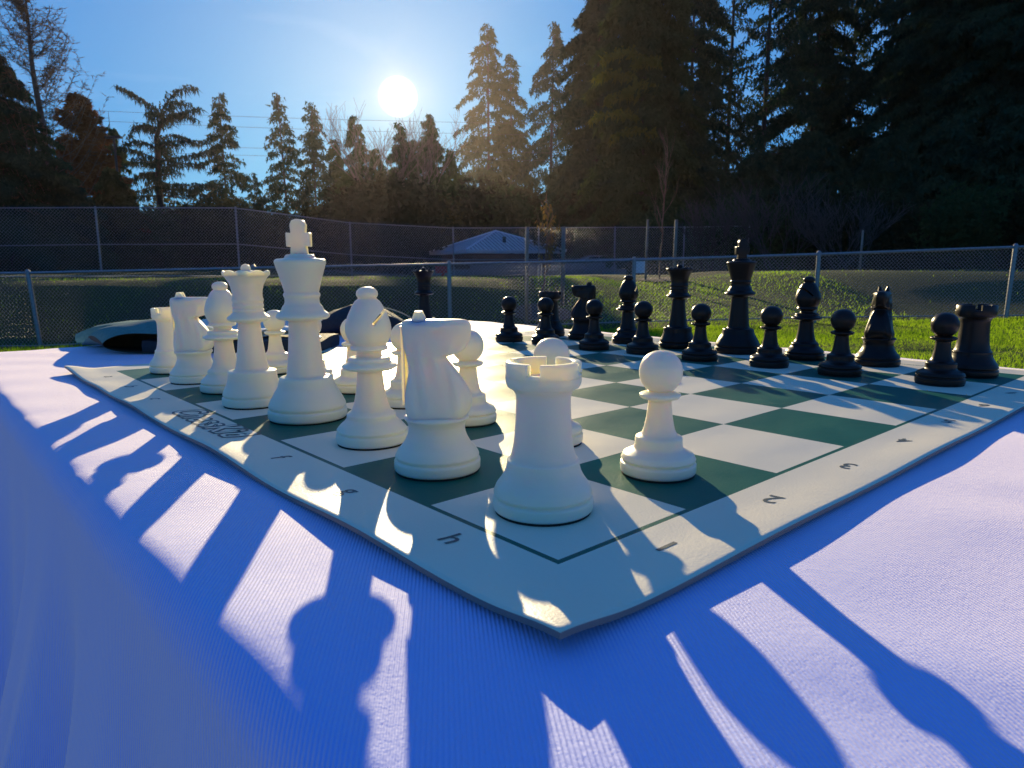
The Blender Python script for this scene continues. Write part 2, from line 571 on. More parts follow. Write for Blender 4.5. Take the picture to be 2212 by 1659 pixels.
xs = np.concatenate([np.linspace(-900, -80, 16), np.linspace(-70, -16, 28), np.linspace(-15, 20, 88), np.linspace(22, 80, 30), np.linspace(100, 900, 16)])
ys = np.concatenate([np.linspace(-300, -12, 12), np.linspace(-10, 30, 110), np.linspace(31, 80, 40), np.linspace(90, 1500, 20)])
XX, YY = np.meshgrid(xs, ys)
ZZ = gz(XX, YY) + 0.02 * np.sin(XX * 1.3 + YY * 0.7) * np.sin(YY * 0.9 - XX * 0.4) * (YY > 2)
nx, ny = len(xs), len(ys)
idx = np.arange(nx * ny).reshape(ny, nx)
F = np.stack([idx[:-1, :-1].ravel(), idx[:-1, 1:].ravel(), idx[1:, 1:].ravel(), idx[1:, :-1].ravel()], 1)
g = link('ground', npmesh('ground', np.stack([XX.ravel(), YY.ravel(), ZZ.ravel()], 1), F), M['ground'], smooth=True)
setp(g, kind='structure')


def strip(name, pts_a, pts_b, mat, dz=0.03, kind='structure', sub=40):
    """sheet between two polylines given as (x,y) lists, draped on the ground"""
    def res(p):
        p = np.array(p, float); d = np.r_[0, np.cumsum(np.hypot(*np.diff(p, axis=0).T))]
        t = np.linspace(0, d[-1], sub)
        return np.stack([np.interp(t, d, p[:, 0]), np.interp(t, d, p[:, 1])], 1)
    a, b = res(pts_a), res(pts_b)
    k = 6
    V = []
    for j in range(k + 1):
        q = a + (b - a) * j / k
        V.append(np.c_[q, gz(q[:, 0], q[:, 1]) + dz])
    V = np.concatenate(V); id_ = np.arange((k + 1) * sub).reshape(k + 1, sub)
    F = np.stack([id_[:-1, :-1].ravel(), id_[:-1, 1:].ravel(), id_[1:, 1:].ravel(), id_[1:, :-1].ravel()], 1)
    o = link(name, npmesh(name, V, F), mat, smooth=True)
    return setp(o, kind=kind)


strip('added_bounce_paving', [(-9, 3.2), (5, 2.6)], [(-9, -9), (5, -9)], M['bounce_paving'], dz=0.02, sub=30)  # added unseen ground, bounces warm light up onto the hanging cloth
strip('path', [(-40, 24.2), (-16, 23.0), (-7, 22.2)], [(-40, 25.6), (-16, 24.3), (-7, 22.9)], M['concrete'])
strip('road', [(-90, 47), (-20, 46), (10, 46), (60, 50)], [(-90, 53), (-20, 52), (10, 52), (60, 56)], M['asphalt'])

# grass blades on the near lawn
rng = np.random.default_rng(5)


def blades(n, x0, x1, y0, y1, h0, h1, wid):
    X = rng.uniform(x0, x1, n); Y = rng.uniform(y0, y1, n) ; Z = gz(X, Y) - 0.004
    cl = 0.6 + 0.4 * np.sin(X * 2.1 + np.sin(Y * 1.7)) * np.sin(Y * 2.6 + X)
    h = rng.uniform(h0, h1, n) * (0.7 + 0.5 * cl)
    a = rng.uniform(0, 2 * np.pi, n); l = rng.uniform(-0.5, 0.5, (n, 2)) * h[:, None]
    dx = np.cos(a) * wid; dy = np.sin(a) * wid
    V = np.empty((n, 3, 3))
    V[:, 0] = np.c_[X - dx, Y - dy, Z]; V[:, 1] = np.c_[X + dx, Y + dy, Z]
    V[:, 2] = np.c_[X + l[:, 0], Y + l[:, 1], Z + h]
    return V.reshape(-1, 3)


Vb = np.concatenate([blades(135000, -1, 10, 3.3, 11.6, 0.025, 0.055, 0.004), blades(60000, -10, -1, 3.3, 10.5, 0.02, 0.05, 0.005),
                     blades(11000, 0.5, 7, 11.6, 19, 0.03, 0.07, 0.007), blades(2500, -13, 0.5, 11.6, 19, 0.03, 0.07, 0.007), blades(300, 7, 18, 11.6, 18, 0.03, 0.07, 0.007), blades(6000, -13, -3, 9.5, 11.6, 0.03, 0.08, 0.007)])
g = link('grass', npmesh('grass', Vb, np.arange(len(Vb)).reshape(-1, 3)), M['blade'])
setp(g, kind='stuff')

# ------------------------------------------------------------------ tablecloth (one sheet draped over the table)
V0, V1, U0, U1 = -1.24, 8.95, -9.0, 12.0     # flat rectangle in squares, the rounded edge lies outside it
DROP = 0.70


def lines(a, b, mid):
    er = np.array([0.0, 0.002, 0.004, 0.006, 0.009, 0.012, 0.015, 0.018, 0.021, 0.024, 0.027, 0.031, 0.036, 0.042, 0.05, 0.06])
    far = np.arange(0.07, DROP + 0.001, 0.012)
    e = np.concatenate([er, far])
    inner = np.linspace(a, b, int((b - a) / mid) + 2)[1:-1]
    return np.concatenate([(a - e)[::-1], inner, b + e])


xs = lines(V0 * S, V1 * S, 0.009)
ys = lines(U0 * S, U1 * S, 0.009)
XX, YY = np.meshgrid(xs, ys)
qx = np.clip(XX, V0 * S, V1 * S); qy = np.clip(YY, U0 * S, U1 * S)
dx, dy = XX - qx, YY - qy
d = np.hypot(dx, dy)
n_x = np.where(d > 0, dx / np.maximum(d, 1e-9), 0); n_y = np.where(d > 0, dy / np.maximum(d, 1e-9), 0)
rr = 0.0115
arc = rr * math.pi / 2
thh = np.minimum(d / rr, math.pi / 2)
outw = rr * np.sin(thh)
zz = -rr * (1 - np.cos(thh))
dd = np.maximum(d - arc, 0)
s = qy * 1.0 - qx * 1.0 + np.arctan2(n_y, n_x) * 0.35
ph = s * 2 * np.pi / 0.125
fold = 0.55 + 0.45 * np.sin(ph + 0.8 * np.sin(ph * 0.37 + 1.0)) + 0.18 * np.sin(ph * 2.3 + 0.5)
amp = 0.050 * sstep(-0.01, 0.26, dd)
outw = outw + dd * 0.05 + amp * fold
zz = zz - dd * 0.992
PX = qx + n_x * outw; PY = qy + n_y * outw
# soft wrinkles on the top, kept off the board
mv = np.maximum(np.maximum(-0.62 * S - PX, PX - 8.6 * S), np.maximum(-0.62 * S - PY, PY - 8.6 * S))
wk = sstep(0.0, 0.03, mv)
wr = 0.0004 * np.sin(PX * 55 + 3 * np.sin(PY * 21)) * np.sin(PY * 34 + 2.0 * np.sin(PX * 26)) + 0.00028 * np.sin((PX * 0.8 + PY) * 95 + 2 * np.sin(PX * 40))
cr = 0.0011 * np.exp(-((PY - 2.8 * S + 0.55 * (PX + 0.05)) / 0.0035) ** 2) + 0.0009 * np.exp(-((PY - 5.3 * S + 0.2 * (PX + 0.05)) / 0.004) ** 2)
zz = zz + wk * (wr + cr) * (1 - sstep(0.02, 0.1, d))
ZZ = zz
nx, ny = len(xs), len(ys)
idx = np.arange(nx * ny).reshape(ny, nx)
F = np.stack([idx[:-1, :-1].ravel(), idx[:-1, 1:].ravel(), idx[1:, 1:].ravel(), idx[1:, :-1].ravel()], 1)
orig = bd(0, 0, -0.0019)
cl = link('tablecloth', npmesh('tablecloth', np.stack([PX.ravel(), PY.ravel(), ZZ.ravel()], 1), F), M['cloth'], smooth=True, loc=orig, rz=BROT)
setp(cl, 'pale ribbed tablecloth under the chessboard, hanging down the sides of the table', 'tablecloth')

# ------------------------------------------------------------------ chess mat
BW = 0.52


def lift(v, u):
    """how far the rim of the mat stands off the cloth"""
    v = np.asarray(v, float); u = np.asarray(u, float)
    el = sstep(0.15, BW, -v)
    z = el * (0.0010 + 0.0022 * np.exp(-((u - 3.0) / 0.55) ** 2) + 0.0016 * np.exp(-((u - 0.9) / 0.5) ** 2) + 0.0018 * np.exp(-((u - 5.2) / 0.5) ** 2)
              + 0.0042 * sstep(7.3, 8.6, u) + 0.0012 * np.exp(-((u - 6.7) / 0.4) ** 2) - 0.0009 * np.exp(-((u - 1.9) / 0.4) ** 2))
    el2 = sstep(0.15, BW, -u)
    z = z + el2 * (0.0006 + 0.0009 * np.sin(v * 1.4) ** 2)
    c = np.exp(-((v + BW) ** 2 + (u + BW) ** 2) / 0.35 ** 2)
    return z * 0.7 + 0.0020 * c


g1_ = np.unique(np.round(np.concatenate([np.linspace(-BW, 0, 14), np.linspace(0, 8, 49), np.linspace(8, 8 + BW, 6)]), 5))
XX, YY = np.meshgrid(g1_, g1_)
Z = lift(XX, YY)
n = len(g1_)
top = np.stack([XX.ravel() * S, YY.ravel() * S, Z.ravel()], 1)
bot = top.copy(); bot[:, 2] -= 0.0015
idx = np.arange(n * n).reshape(n, n)
Ft = np.stack([idx[:-1, :-1].ravel(), idx[:-1, 1:].ravel(), idx[1:, 1:].ravel(), idx[1:, :-1].ravel()], 1)
Fb = Ft[:, ::-1] + n * n
loop = np.concatenate([idx[0, :], idx[1:, -1], idx[-1, -2::-1], idx[-2:0:-1, 0]])
l2 = np.roll(loop, -1)
Fs = np.stack([loop, loop + n * n, l2 + n * n, l2], 1)
me = npmesh('chess_mat', np.concatenate([top, bot]), np.concatenate([Ft, Fb, Fs]))
me.materials.append(M['vinyl']); me.materials.append(M['vinyl_under'])
mi = np.zeros(len(me.polygons), np.int32); mi[len(Ft):] = 1
me.polygons.foreach_set('material_index', mi)
sm = np.ones(len(me.polygons), bool); sm[len(Ft) + len(Fb):] = False
me.polygons.foreach_set('use_smooth', sm)
mat_root = empty('chessboard', bd(0, 0, 0), BROT, 'roll-up green and cream vinyl chessboard with lettered rim, lying on the tablecloth', 'chessboard')
link('playing_surface', me, None, mat_root)


def text_mesh(body, size, offset=0.0, bold=0.0, shear=0.0, res=3, space=1.0):
    c = bpy.data.curves.new('txt', 'FONT')
    c.body = body; c.size = size; c.offset = offset; c.shear = shear
    c.align_x = 'CENTER'; c.align_y = 'CENTER'
    c.resolution_u = res
    c.space_character = space
    o = bpy.data.objects.new('txt', c)
    COL.objects.link(o)
    dg = bpy.context.evaluated_depsgraph_get()
    me = bpy.data.meshes.new_from_object(o.evaluated_get(dg))
    bpy.data.objects.remove(o)
    bpy.data.curves.remove(c)
    return me


def lay_text(name, body, v, u, size, rz, mat, dz=0.00012, offset=0.0, shear=0.0, space=1.0, cut=True):
    me = text_mesh(body, size, offset, shear=shear, space=space)
    me.name = name
    # print follows the surface of the mat
    bm = bmesh.new(); bm.from_mesh(me)
    if cut:
        for ax, rngv in (((1, 0, 0), 8), ((0, 1, 0), 4)):
            for k in range(-rngv, rngv + 1):
                co = Vector(ax) * (k * 0.006)
                bmesh.ops.bisect_plane(bm, geom=bm.verts[:] + bm.edges[:] + bm.faces[:], plane_co=co, plane_no=ax)
    cr_, sr_ = math.cos(rz), math.sin(rz)
    for p in bm.verts:
        x = v * S + p.co.x * cr_ - p.co.y * sr_; y = u * S + p.co.x * sr_ + p.co.y * cr_
        p.co = (x, y, float(lift(x / S, y / S)) + dz)
    bm.to_mesh(me); bm.free()
    me.materials.clear()
    return link(name, me, mat, mat_root)


for k, ch in enumerate('hgfedcba'):
    if ch in 'ed': continue
    lay_text('printed_letter', ch, -0.21, k + 0.52, 0.0115, -math.pi / 2, M['ink'], offset=0.0001)
for k in range(8):
    lay_text('printed_number', str(k + 1), k + 0.5, -0.235, 0.0118, math.pi / 2, M['ink'], offset=0.0001)
    lay_text('printed_number', str(k + 1), k + 0.5, 8.235, 0.0118, -math.pi / 2, M['ink'], offset=0.0001)
for k, ch in enumerate('hgfedcba'):
    lay_text('printed_letter', ch, 8.22, k + 0.52, 0.0115, math.pi / 2, M['ink'], offset=0.0001)
# cartoon-lettered logo: dark outline with pale letters inside
lg = empty('printed_logo', (0, 0, 0))
lg.parent = mat_root
for nm, mt, off, dz in (('logo_outline', M['ink'], 0.0015, 0.00012), ('logo_lettering', M['cream'], 0.00015, 0.00022)):
    o = lay_text(nm, 'ChessKid', -0.19, 4.03, 0.0205, -math.pi / 2, mt, dz=dz, offset=off, shear=0.15, space=1.02)
    o.parent = lg

# ------------------------------------------------------------------ chess pieces
BASE_FELT = 0.0006


def felt_mesh(r):
    bm = lathe_bm([(0, -0.0), (r - 0.4, 0.0), (r - 0.4, 0.8), (0, 0.8)], 48)
    return bm_mesh('felt', bm)


def lathe_mesh(name, pts, n=64, sub=4):
    return bm_mesh(name, lathe_bm(smooth_prof(pts, sub), n))


PAWN = [(0, .7), (12.8, .7), (13.6, 1.3), (13.7, 4.2), (13.0, 4.8), (13.0, 5.3), (13.5, 5.9), (12.6, 7.6), (10.6, 8.6), (9.0, 9.6), (8.6, 11), (8.5, 13.0), (8.1, 13.8), (6.6, 14.6),
        (5.6, 16.5), (4.7, 21), (4.2, 25.6), (4.4, 26.9), (6.6, 27.6), (7.35, 28.4), (7.2, 29.2), (5.4, 29.9), (4.3, 30.3), (5.3, 31.1), (6.9, 33.2), (7.7, 36.3),
        (7.5, 39.0), (6.4, 41.4), (4.6, 43.2), (2.4, 44.2), (0, 44.5)]
ROOK_OUT = [(0, .7), (14.8, .7), (15.6, 1.4), (15.6, 4.2), (14.9, 4.8), (14.9, 5.3), (15.4, 6.0), (14.6, 8.2), (13.0, 10.4), (11.8, 12.6), (11.2, 14.8), (11.1, 16.0), (10.4, 16.6), (9.8, 18.2),
            (9.1, 21.5), (8.6, 27), (8.35, 33.5), (8.5, 36.0), (9.3, 37.4), (10.9, 38.4), (11.5, 39.8), (11.6, 41.5)]
BISHOP = [(0, .7), (14.5, .7), (15.3, 1.4), (15.3, 4.5), (14.5, 5.1), (14.5, 5.6), (14.9, 6.4), (13.3, 8.4), (11.6, 9.8), (10.6, 11.2), (10.4, 12.8), (9.8, 13.6), (8.5, 14.6), (7.5, 16.6), (6.7, 20),
          (5.9, 25), (5.4, 30.6), (5.9, 31.6), (9.8, 32.2), (11.6, 33.3), (11.2, 34.4), (9.4, 35.2), (8.9, 35.8), (9.0, 36.6), (8.3, 37.4), (5.6, 38.0), (5.2, 39.0), (5.6, 40.0), (7.6, 40.5), (8.0, 41.2),
          (7.6, 42.1), (7.3, 42.7), (8.6, 44.6), (9.6, 48.0), (9.5, 51.0), (8.6, 54.4), (7.0, 58.0), (5.3, 60.9), (4.0, 62.0), (3.9, 62.5), (4.5, 63.4), (4.4, 65.0), (3.2, 66.3), (1.6, 66.9), (0, 67.0)]
QUEEN = [(0, .7), (15.6, .7), (16.6, 1.5), (16.6, 4.7), (15.8, 5.3), (15.8, 5.8), (16.2, 6.6), (15.8, 8.0), (14.4, 11.0), (13.2, 14.5), (12.8, 18.6), (12.2, 19.4), (9.6, 19.9), (8.6, 21.2), (7.6, 27), (6.6, 35), (5.8, 44.8),
         (6.4, 45.9), (9.6, 46.4), (11.2, 47.6), (10.9, 48.8), (9.2, 50.2), (8.0, 51.6), (8.3, 52.6), (7.8, 53.4), (8.2, 55.0), (7.8, 56.2), (8.2, 57.6), (8.1, 58.6), (7.8, 60.0), (8.0, 63.0), (8.9, 66.5), (10.6, 69.6), (11.8, 71.0)]
KING = [(0, .7), (18.4, .7), (19.3, 1.5), (19.3, 5.0), (18.4, 5.6), (18.4, 6.1), (18.9, 6.9), (18.4, 8.6), (16.4, 12.6), (14.0, 16.6), (13.0, 20.6), (12.3, 21.4), (10.0, 21.8), (9.3, 23.0), (8.5, 29), (7.7, 38), (7.0, 48.6),
        (7.6, 49.6), (11.4, 50.0), (12.9, 51.2), (12.5, 52.6), (10.4, 54.4), (9.6, 56.2), (8.8, 57.2), (8.3, 58.4), (8.3, 60.4), (8.8, 61.4), (8.8, 62.4), (8.3, 63.2), (8.9, 66.0), (10.5, 71.6), (12.2, 77.4),
        (12.1, 78.6), (11.0, 79.3), (7.6, 79.7), (7.1, 80.6), (6.2, 81.4), (0, 81.8)]


def rook_mesh():
    n = 72
    prof = smooth_prof(ROOK_OUT, 4)
    bm = lathe_bm(prof, n)
    # battlement: outer wall, four notches, hollow cup inside
    ro_, ri, z0, z1, zc = 0.0115, 0.0088, 0.0415, 0.0460, 0.0425
    # ring profile segments
    cuts = [R(52), R(142), R(232), R(322)]
    half = R(9.5)

    def notch(a):
        for c in cuts:
            if abs((a - c + math.pi) % (2 * math.pi) - math.pi) < half: return True
        return False
    m = 144
    tops = []
    vo0 = [bm.verts.new((ro_ * math.cos(2 * math.pi * i / m), ro_ * math.sin(2 * math.pi * i / m), z0)) for i in range(m)]
    vi0 = [bm.verts.new((ri * math.cos(2 * math.pi * i / m), ri * math.sin(2 * math.pi * i / m), zc - 0.0015)) for i in range(m)]
    cen = bm.verts.new((0, 0, zc - 0.0019))
    for i in range(m):
        j = (i + 1) % m
        bm.faces.new((vi0[i], vi0[j], cen))
    for i in range(m):
        j = (i + 1) % m
        am = 2 * math.pi * (i + 0.5) / m
        z = 0.0427 if notch(am) else z1
        b = 0.0004
        a0, a1 = 2 * math.pi * i / m, 2 * math.pi * j / m
        P = lambda r, a, zz: bm.verts.new((r * math.cos(a), r * math.sin(a), zz))
        o0, o1 = P(ro_, a0, z - b), P(ro_, a1, z - b)
        t0, t1 = P(ro_ - b, a0, z), P(ro_ - b, a1, z)
        u0, u1 = P(ri + b, a0, z), P(ri + b, a1, z)
        q0, q1 = P(ri, a0, z - b), P(ri, a1, z - b)
        bm.faces.new((vo0[i], vo0[j], o1, o0)); bm.faces.new((o0, o1, t1, t0)); bm.faces.new((t0, t1, u1, u0)); bm.faces.new((u0, u1, q1, q0)); bm.faces.new((q0, q1, vi0[j], vi0[i]))
        ap = 2 * math.pi * (i - 0.5) / m
        if notch(ap) != notch(am):
            za, zb = 0.0427, z1
            w0 = [P(ro_, a0, za), P(ro_, a0, zb), P(ri, a0, zb), P(ri, a0, za)]
            bm.faces.new(w0)
    bmesh.ops.remove_doubles(bm, verts=bm.verts[:], dist=0.00002)
    return bm_mesh('rook_body', bm)


def queen_crown():
    n = 72
    bm = bmesh.new()

    def ring(r, z, sc=0.0, dz=0.0):
        return [bm.verts.new(((r - sc * abs(math.sin(4.5 * 2 * math.pi * i / n)) ** 0.7 * 0) / 1000 * math.cos(2 * math.pi * i / n),
                              r / 1000 * math.sin(2 * math.pi * i / n),
                              (z + dz * abs(math.cos(4.5 * 2 * math.pi * i / n)) ** 0.8) / 1000)) for i in range(n)]
    R_ = [ring(11.3, 70.6), ring(12.2, 71.2, 0, 0.2), ring(12.4, 72.3, 0, 0.8), ring(11.7, 72.8, 0, 1.1), ring(10.4, 72.4, 0, 0.8), ring(9.6, 71.4), ring(6, 72.8), ring(2.4, 74.0)]
    for a, b in zip(R_, R_[1:]):
        for i in range(n):
            j = (i + 1) % n
            bm.faces.new((a[i], a[j], b[j], b[i]))
    r = bmesh.ops.create_icosphere(bm, subdivisions=3, radius=0.0026)
    bmesh.ops.translate(bm, verts=r['verts'], vec=(0, 0, 0.0747))
    return bm_mesh('crown', bm)


def king_cross():
    bm = bmesh.new()
    # slightly flared cross in the plane of the board's ranks
    def prism(pts, t):
        bm2 = bmesh.new()
        vs = [bm2.verts.new((x / 1000, -t / 2000, z / 1000)) for x, z in pts]
        f = bm2.faces.new(vs)
        r = bmesh.ops.extrude_face_region(bm2, geom=[f])
        bmesh.ops.translate(bm2, verts=[g for g in r['geom'] if isinstance(g, bmesh.types.BMVert)], vec=(0, t / 1000, 0))
        bmesh.ops.recalc_face_normals(bm2, faces=bm2.faces)
        bmesh.ops.bevel(bm2, geom=bm2.edges[:], offset=0.0007, segments=3, affect='EDGES', profile=0.6)
        return bm2
    pts = [(-3.9, 81), (3.9, 81), (3.5, 85.4), (5.7, 85.0), (5.7, 91.9), (3.3, 91.5), (3.6, 95.6), (2.6, 97.6), (0, 98.3), (-2.6, 97.6), (-3.6, 95.6), (-3.3, 91.5), (-5.7, 91.9), (-5.7, 85.0), (-3.5, 85.4)]
    b2 = prism(pts, 5.4)
    me = bm_mesh('cross', b2)
    bm.free()
    return me


KN_BASE = [(0, .7), (15.2, .7), (16.0, 1.4), (16.0, 4.4), (15.2, 5.0), (15.2, 5.5), (15.6, 6.3), (14.6, 8.2), (12.6, 10.6), (11.2, 13.2), (10.5, 15.5), (10.5, 17.6), (11.2, 19.2), (11.9, 20.0), (11.8, 20.9), (11.0, 21.4), (0, 21.4)]


def knight_head():
    # slices: z, back x, front x, half thickness (mm)
    sl = [(20.9, -10.6, 10.4, 9.8), (22.5, -11.1, 11.8, 9.9), (25.0, -11.4, 13.2, 9.5), (27.5, -11.4, 13.3, 8.8), (30.0, -11.1, 12.4, 8.2), (32.5, -10.7, 11.2, 7.7), (35.0, -10.2, 9.6, 7.2), (37.5, -9.7, 7.8, 6.8),
          (40.0, -9.8, 5.8, 6.4), (42.0, -10.2, 4.3, 6.3), (43.0, -10.4, 4.2, 6.4), (43.6, -10.5, 6.2, 6.4), (44.3, -10.7, 9.0, 6.3), (45.4, -11.0, 10.7, 6.1), (47.0, -11.3, 11.9, 6.0), (49.5, -11.6, 12.8, 5.9),
          (52.0, -11.8, 13.2, 5.8), (54.0, -11.9, 13.2, 5.5), (55.3, -11.7, 12.6, 5.0), (56.0, -10.9, 11.5, 4.0), (56.3, -9.6, 9.8, 2.4)]
    n = 56
    bm = bmesh.new()
    rings = []
    for z, xb, xf, t in sl:
        c = (xb + xf) / 2; a = (xf - xb) / 2
        ring = []
        for i in range(n):
            th_ = 2 * math.pi * i / n
            e = 0.62
            cx = math.copysign(abs(math.cos(th_)) ** e, math.cos(th_)); sy = math.copysign(abs(math.sin(th_)) ** e, math.sin(th_))
            x = c + a * cx
            # the face narrows toward the muzzle, the neck is fluted by the mane
            tt = t
            if z > 43.2: tt = t * (1.0 - 0.30 * max(0, (x - 2) / 11))
            fl = 0.0
            if z < 50:
                fl = 0.65 * math.sin(x * 1.15 + z * 0.18) * sstep(20.9, 25, z) * (1 - sstep(46, 50, z))
            eye = -1.6 * math.exp(-((x - 1.0) ** 2 + (z - 51.8) ** 2) / 2.2)
            brow = 1.2 * math.exp(-((x - 1.0) ** 2 / 7 + (z - 54) ** 2 / 1.2))
            nost = -1.1 * math.exp(-((x - 10.8) ** 2 + (z - 50.6) ** 2) / 0.9)
            mouth = -1.0 * math.exp(-((z - 47.0) ** 2) / 0.35) * sstep(5.5, 7.5, x)
            cheek = 0.9 * math.exp(-((x + 1.5) ** 2 + (z - 47.5) ** 2) / 12)
            yy = (tt + fl + eye + brow + nost + mouth + cheek) * sy
            ring.append(bm.verts.new((x / 1000, yy / 1000, z / 1000)))
        rings.append(ring)
    for a, b in zip(rings, rings[1:]):
        for i in range(n):
            j = (i + 1) % n
            bm.faces.new((a[i], a[j], b[j], b[i]))
    bm.faces.new(rings[-1]); bm.faces.new(list(reversed(rings[0])))
    # ears
    for sgn in (-1, 1):
        r = bmesh.ops.create_cone(bm, cap_ends=True, segments=10, radius1=0.0027, radius2=0.0011, depth=0.0046)
        bmesh.ops.transform(bm, matrix=Matrix.Translation((-0.0056, sgn * 0.0026, 0.0572)) @ Matrix.Rotation(R(-8 * sgn), 4, 'X') @ Matrix.Diagonal((1.25, 0.8, 1, 1)), verts=r['verts'])
    # mane ridge down the back
    r = bmesh.ops.create_cube(bm, size=1)
    bmesh.ops.transform(bm, matrix=Matrix.Translation((-0.0113, 0, 0.0395)) @ Matrix.Diagonal((0.0022, 0.0030, 0.031, 1)), verts=r['verts'])
    es = list({e for v in r['verts'] for e in v.link_edges})
    bmesh.ops.bevel(bm, geom=es, offset=0.0009, segments=2, affect='EDGES')
    return bm_mesh('horse_head', bm)


def bishop_mesh():
    """the mitre with its slanting slot cut through the profile by a boolean"""
    me = lathe_mesh('bishop_body', BISHOP, 72, 4)
    o = bpy.data.objects.new('b', me); COL.objects.link(o)
    bm = bmesh.new()
    box(bm, Vector((0.0062, 0, 0.0565)), (0.0135, 0.03, 0.0013), rot=Matrix.Rotation(R(-48), 4, 'Y'))
    cme = bm_mesh('c', bm)
    c = bpy.data.objects.new('c', cme); COL.objects.link(c)
    md = o.modifiers.new('cut', 'BOOLEAN'); md.operation = 'DIFFERENCE'; md.object = c; md.solver = 'EXACT'
    dg = bpy.context.evaluated_depsgraph_get()
    out = bpy.data.meshes.new_from_object(o.evaluated_get(dg))
    bpy.data.objects.remove(o); bpy.data.objects.remove(c)
    out.name = 'bishop_body'
    out.materials.clear()
    return out


def auto_smooth(me, ang=35):
    """smooth shading with sharp creases kept"""
    bm = bmesh.new(); bm.from_mesh(me)
    for e in bm.edges:
        e.smooth = not (len(e.link_faces) == 2 and e.calc_face_angle(0) > R(ang))
    for f in bm.faces: f.smooth = True
    bm.to_mesh(me); bm.free()
    return me


PARTS = {
    'pawn': [('pawn_body', lathe_mesh('pawn_body', PAWN), 13.6)],
    'rook': [('rook_body', rook_mesh(), 15.4)],
    'bishop': [('bishop_body', bishop_mesh(), 15.2)],
    'queen': [('queen_body', lathe_mesh('queen_body', QUEEN), 16.4), ('crown', queen_crown(), 0)],
    'king': [('king_body', lathe_mesh('king_body', KING), 19.1), ('cross', king_cross(), 0)],
    'knight': [('knight_base', lathe_mesh('knight_base', KN_BASE), 15.8), ('horse_head', knight_head(), 0)],
}
FELT = {}
for k, ps in PARTS.items():
    for p in ps: auto_smooth(p[1], 50)
    fm = felt_mesh(ps[0][2]); FELT[k] = fm; fm.materials.append(M['felt'])
COLMESH = {}
for colr in ('white', 'black'):
    for k, ps in PARTS.items():
        for nm, me, _ in ps:
            c = me.copy(); c.materials.clear(); c.materials.append(M[colr]); COLMESH[(colr, nm)] = c


def make_piece(kind, colr, label, group):
    r = empty(f'{colr}_{kind}', (0, 0, 0), 0, label, 'chess piece', group)
    for nm, me, _ in PARTS[kind]:
        link(nm, COLMESH[(colr, nm)], None, r)
    link('felt_pad', FELT[kind], None, r)
    return r


def copy_tree(o, parent=None):
    c = o.copy(); COL.objects.link(c)
    if parent is not None: c.parent = parent
    for ch in list(o.children): copy_tree(ch, c)
    return c


SCL = {'king': 1.0, 'queen': 1.0}
# (kind, colour, v, u, turn, label, scale)
W, K_ = 'white', 'black'
near = 'white pawn'
PIECES = [
    ('rook', W, .42, .53, 20, 'large white rook on the bare corner square nearest the camera'),
    ('knight', W, .44, 1.54, 5, 'white knight in profile right beside the corner rook, muzzle over a pawn'),
    ('bishop', W, .50, 2.47, 12, 'white bishop with its slot in view, between the white king and nearest knight'),
    ('king', W, .53, 3.62, 0, 'white king with a cross on top, tallest of the pieces'),
    ('queen', W, .42, 4.56, 0, 'white queen with scalloped crown just left of the white king'),
    ('bishop', W, .50, 5.52, 100, 'white bishop behind the white queen, knob level with her collar'),
    ('knight', W, .46, 6.42, 8, 'farther white knight between the far rook and far bishop'),
    ('rook', W, .50, 7.42, -62, 'small looking white rook at the far left corner by the green bag'),
    ('pawn', W, 1.44, .52, 0, 'lone white pawn standing clear to the right of the corner rook'),
    ('pawn', W, 1.50, 1.55, 0, 'white pawn mostly hidden behind the corner rook, head above its battlement'),
    ('pawn', W, 1.47, 2.52, 0, 'white pawn half hidden behind the nearest knight and its muzzle'),
    ('pawn', W, 1.50, 3.53, 0, 'white pawn partly behind the nearest bishop, on its right'),
    ('pawn', W, 1.52, 4.55, 0, 'white pawn in view between the white king and the nearest bishop'),
    ('pawn', W, 1.48, 5.50, 0, 'white pawn showing between the queen and king columns'),
    ('pawn', W, 1.46, 6.45, 0, 'white pawn glimpsed between the far bishop and the queen'),
    ('pawn', W, 1.50, 7.45, 0, 'white pawn hidden behind the far white knight'),
    ('pawn', K_, 6.58, .47, 0, 'black pawn in front of the rightmost black rook'),
    ('pawn', K_, 6.44, 1.52, 0, 'black pawn left of the frontal black knight'),
    ('pawn', K_, 6.50, 2.47, 0, 'black pawn between the black king and the right black bishop'),
    ('pawn', K_, 6.38, 3.46, 0, 'black pawn between the black queen and the black king'),
    ('pawn', K_, 6.42, 4.50, 0, 'black pawn between the left black bishop and the black queen'),
    ('pawn', K_, 6.30, 5.38, 0, 'black pawn overlapping the left black knight'),
    ('pawn', K_, 6.30, 6.50, 0, 'black pawn overlapping the leftmost black rook'),
    ('pawn', K_, 6.12, 7.25, 0, 'leftmost black pawn, alone in front of the grass'),
    ('rook', K_, 7.52, .43, 10, 'black rook at the right corner behind a pawn'),
    ('knight', K_, 7.66, 1.55, 236, 'black knight seen head on beside the right black rook'),
    ('bishop', K_, 7.56, 2.50, 190, 'black bishop right of the black king'),
    ('king', K_, 7.56, 3.56, 0, 'black king with a cross, tallest black piece'),
    ('queen', K_, 7.44, 4.58, 0, 'black queen with scalloped crown left of the black king'),
    ('bishop', K_, 7.42, 5.60, 20, 'black bishop left of the black queen'),
    ('knight', K_, 7.40, 6.62, 165, 'black knight turned left, behind the pawns at the far side'),
    ('rook', K_, 7.35, 7.45, 10, 'black rook hidden behind a pawn at the far left of its row'),
    ('queen', K_, 5.95, 9.65, 0, 'spare black queen standing off the board beside the black bag'),
]
proto = {}
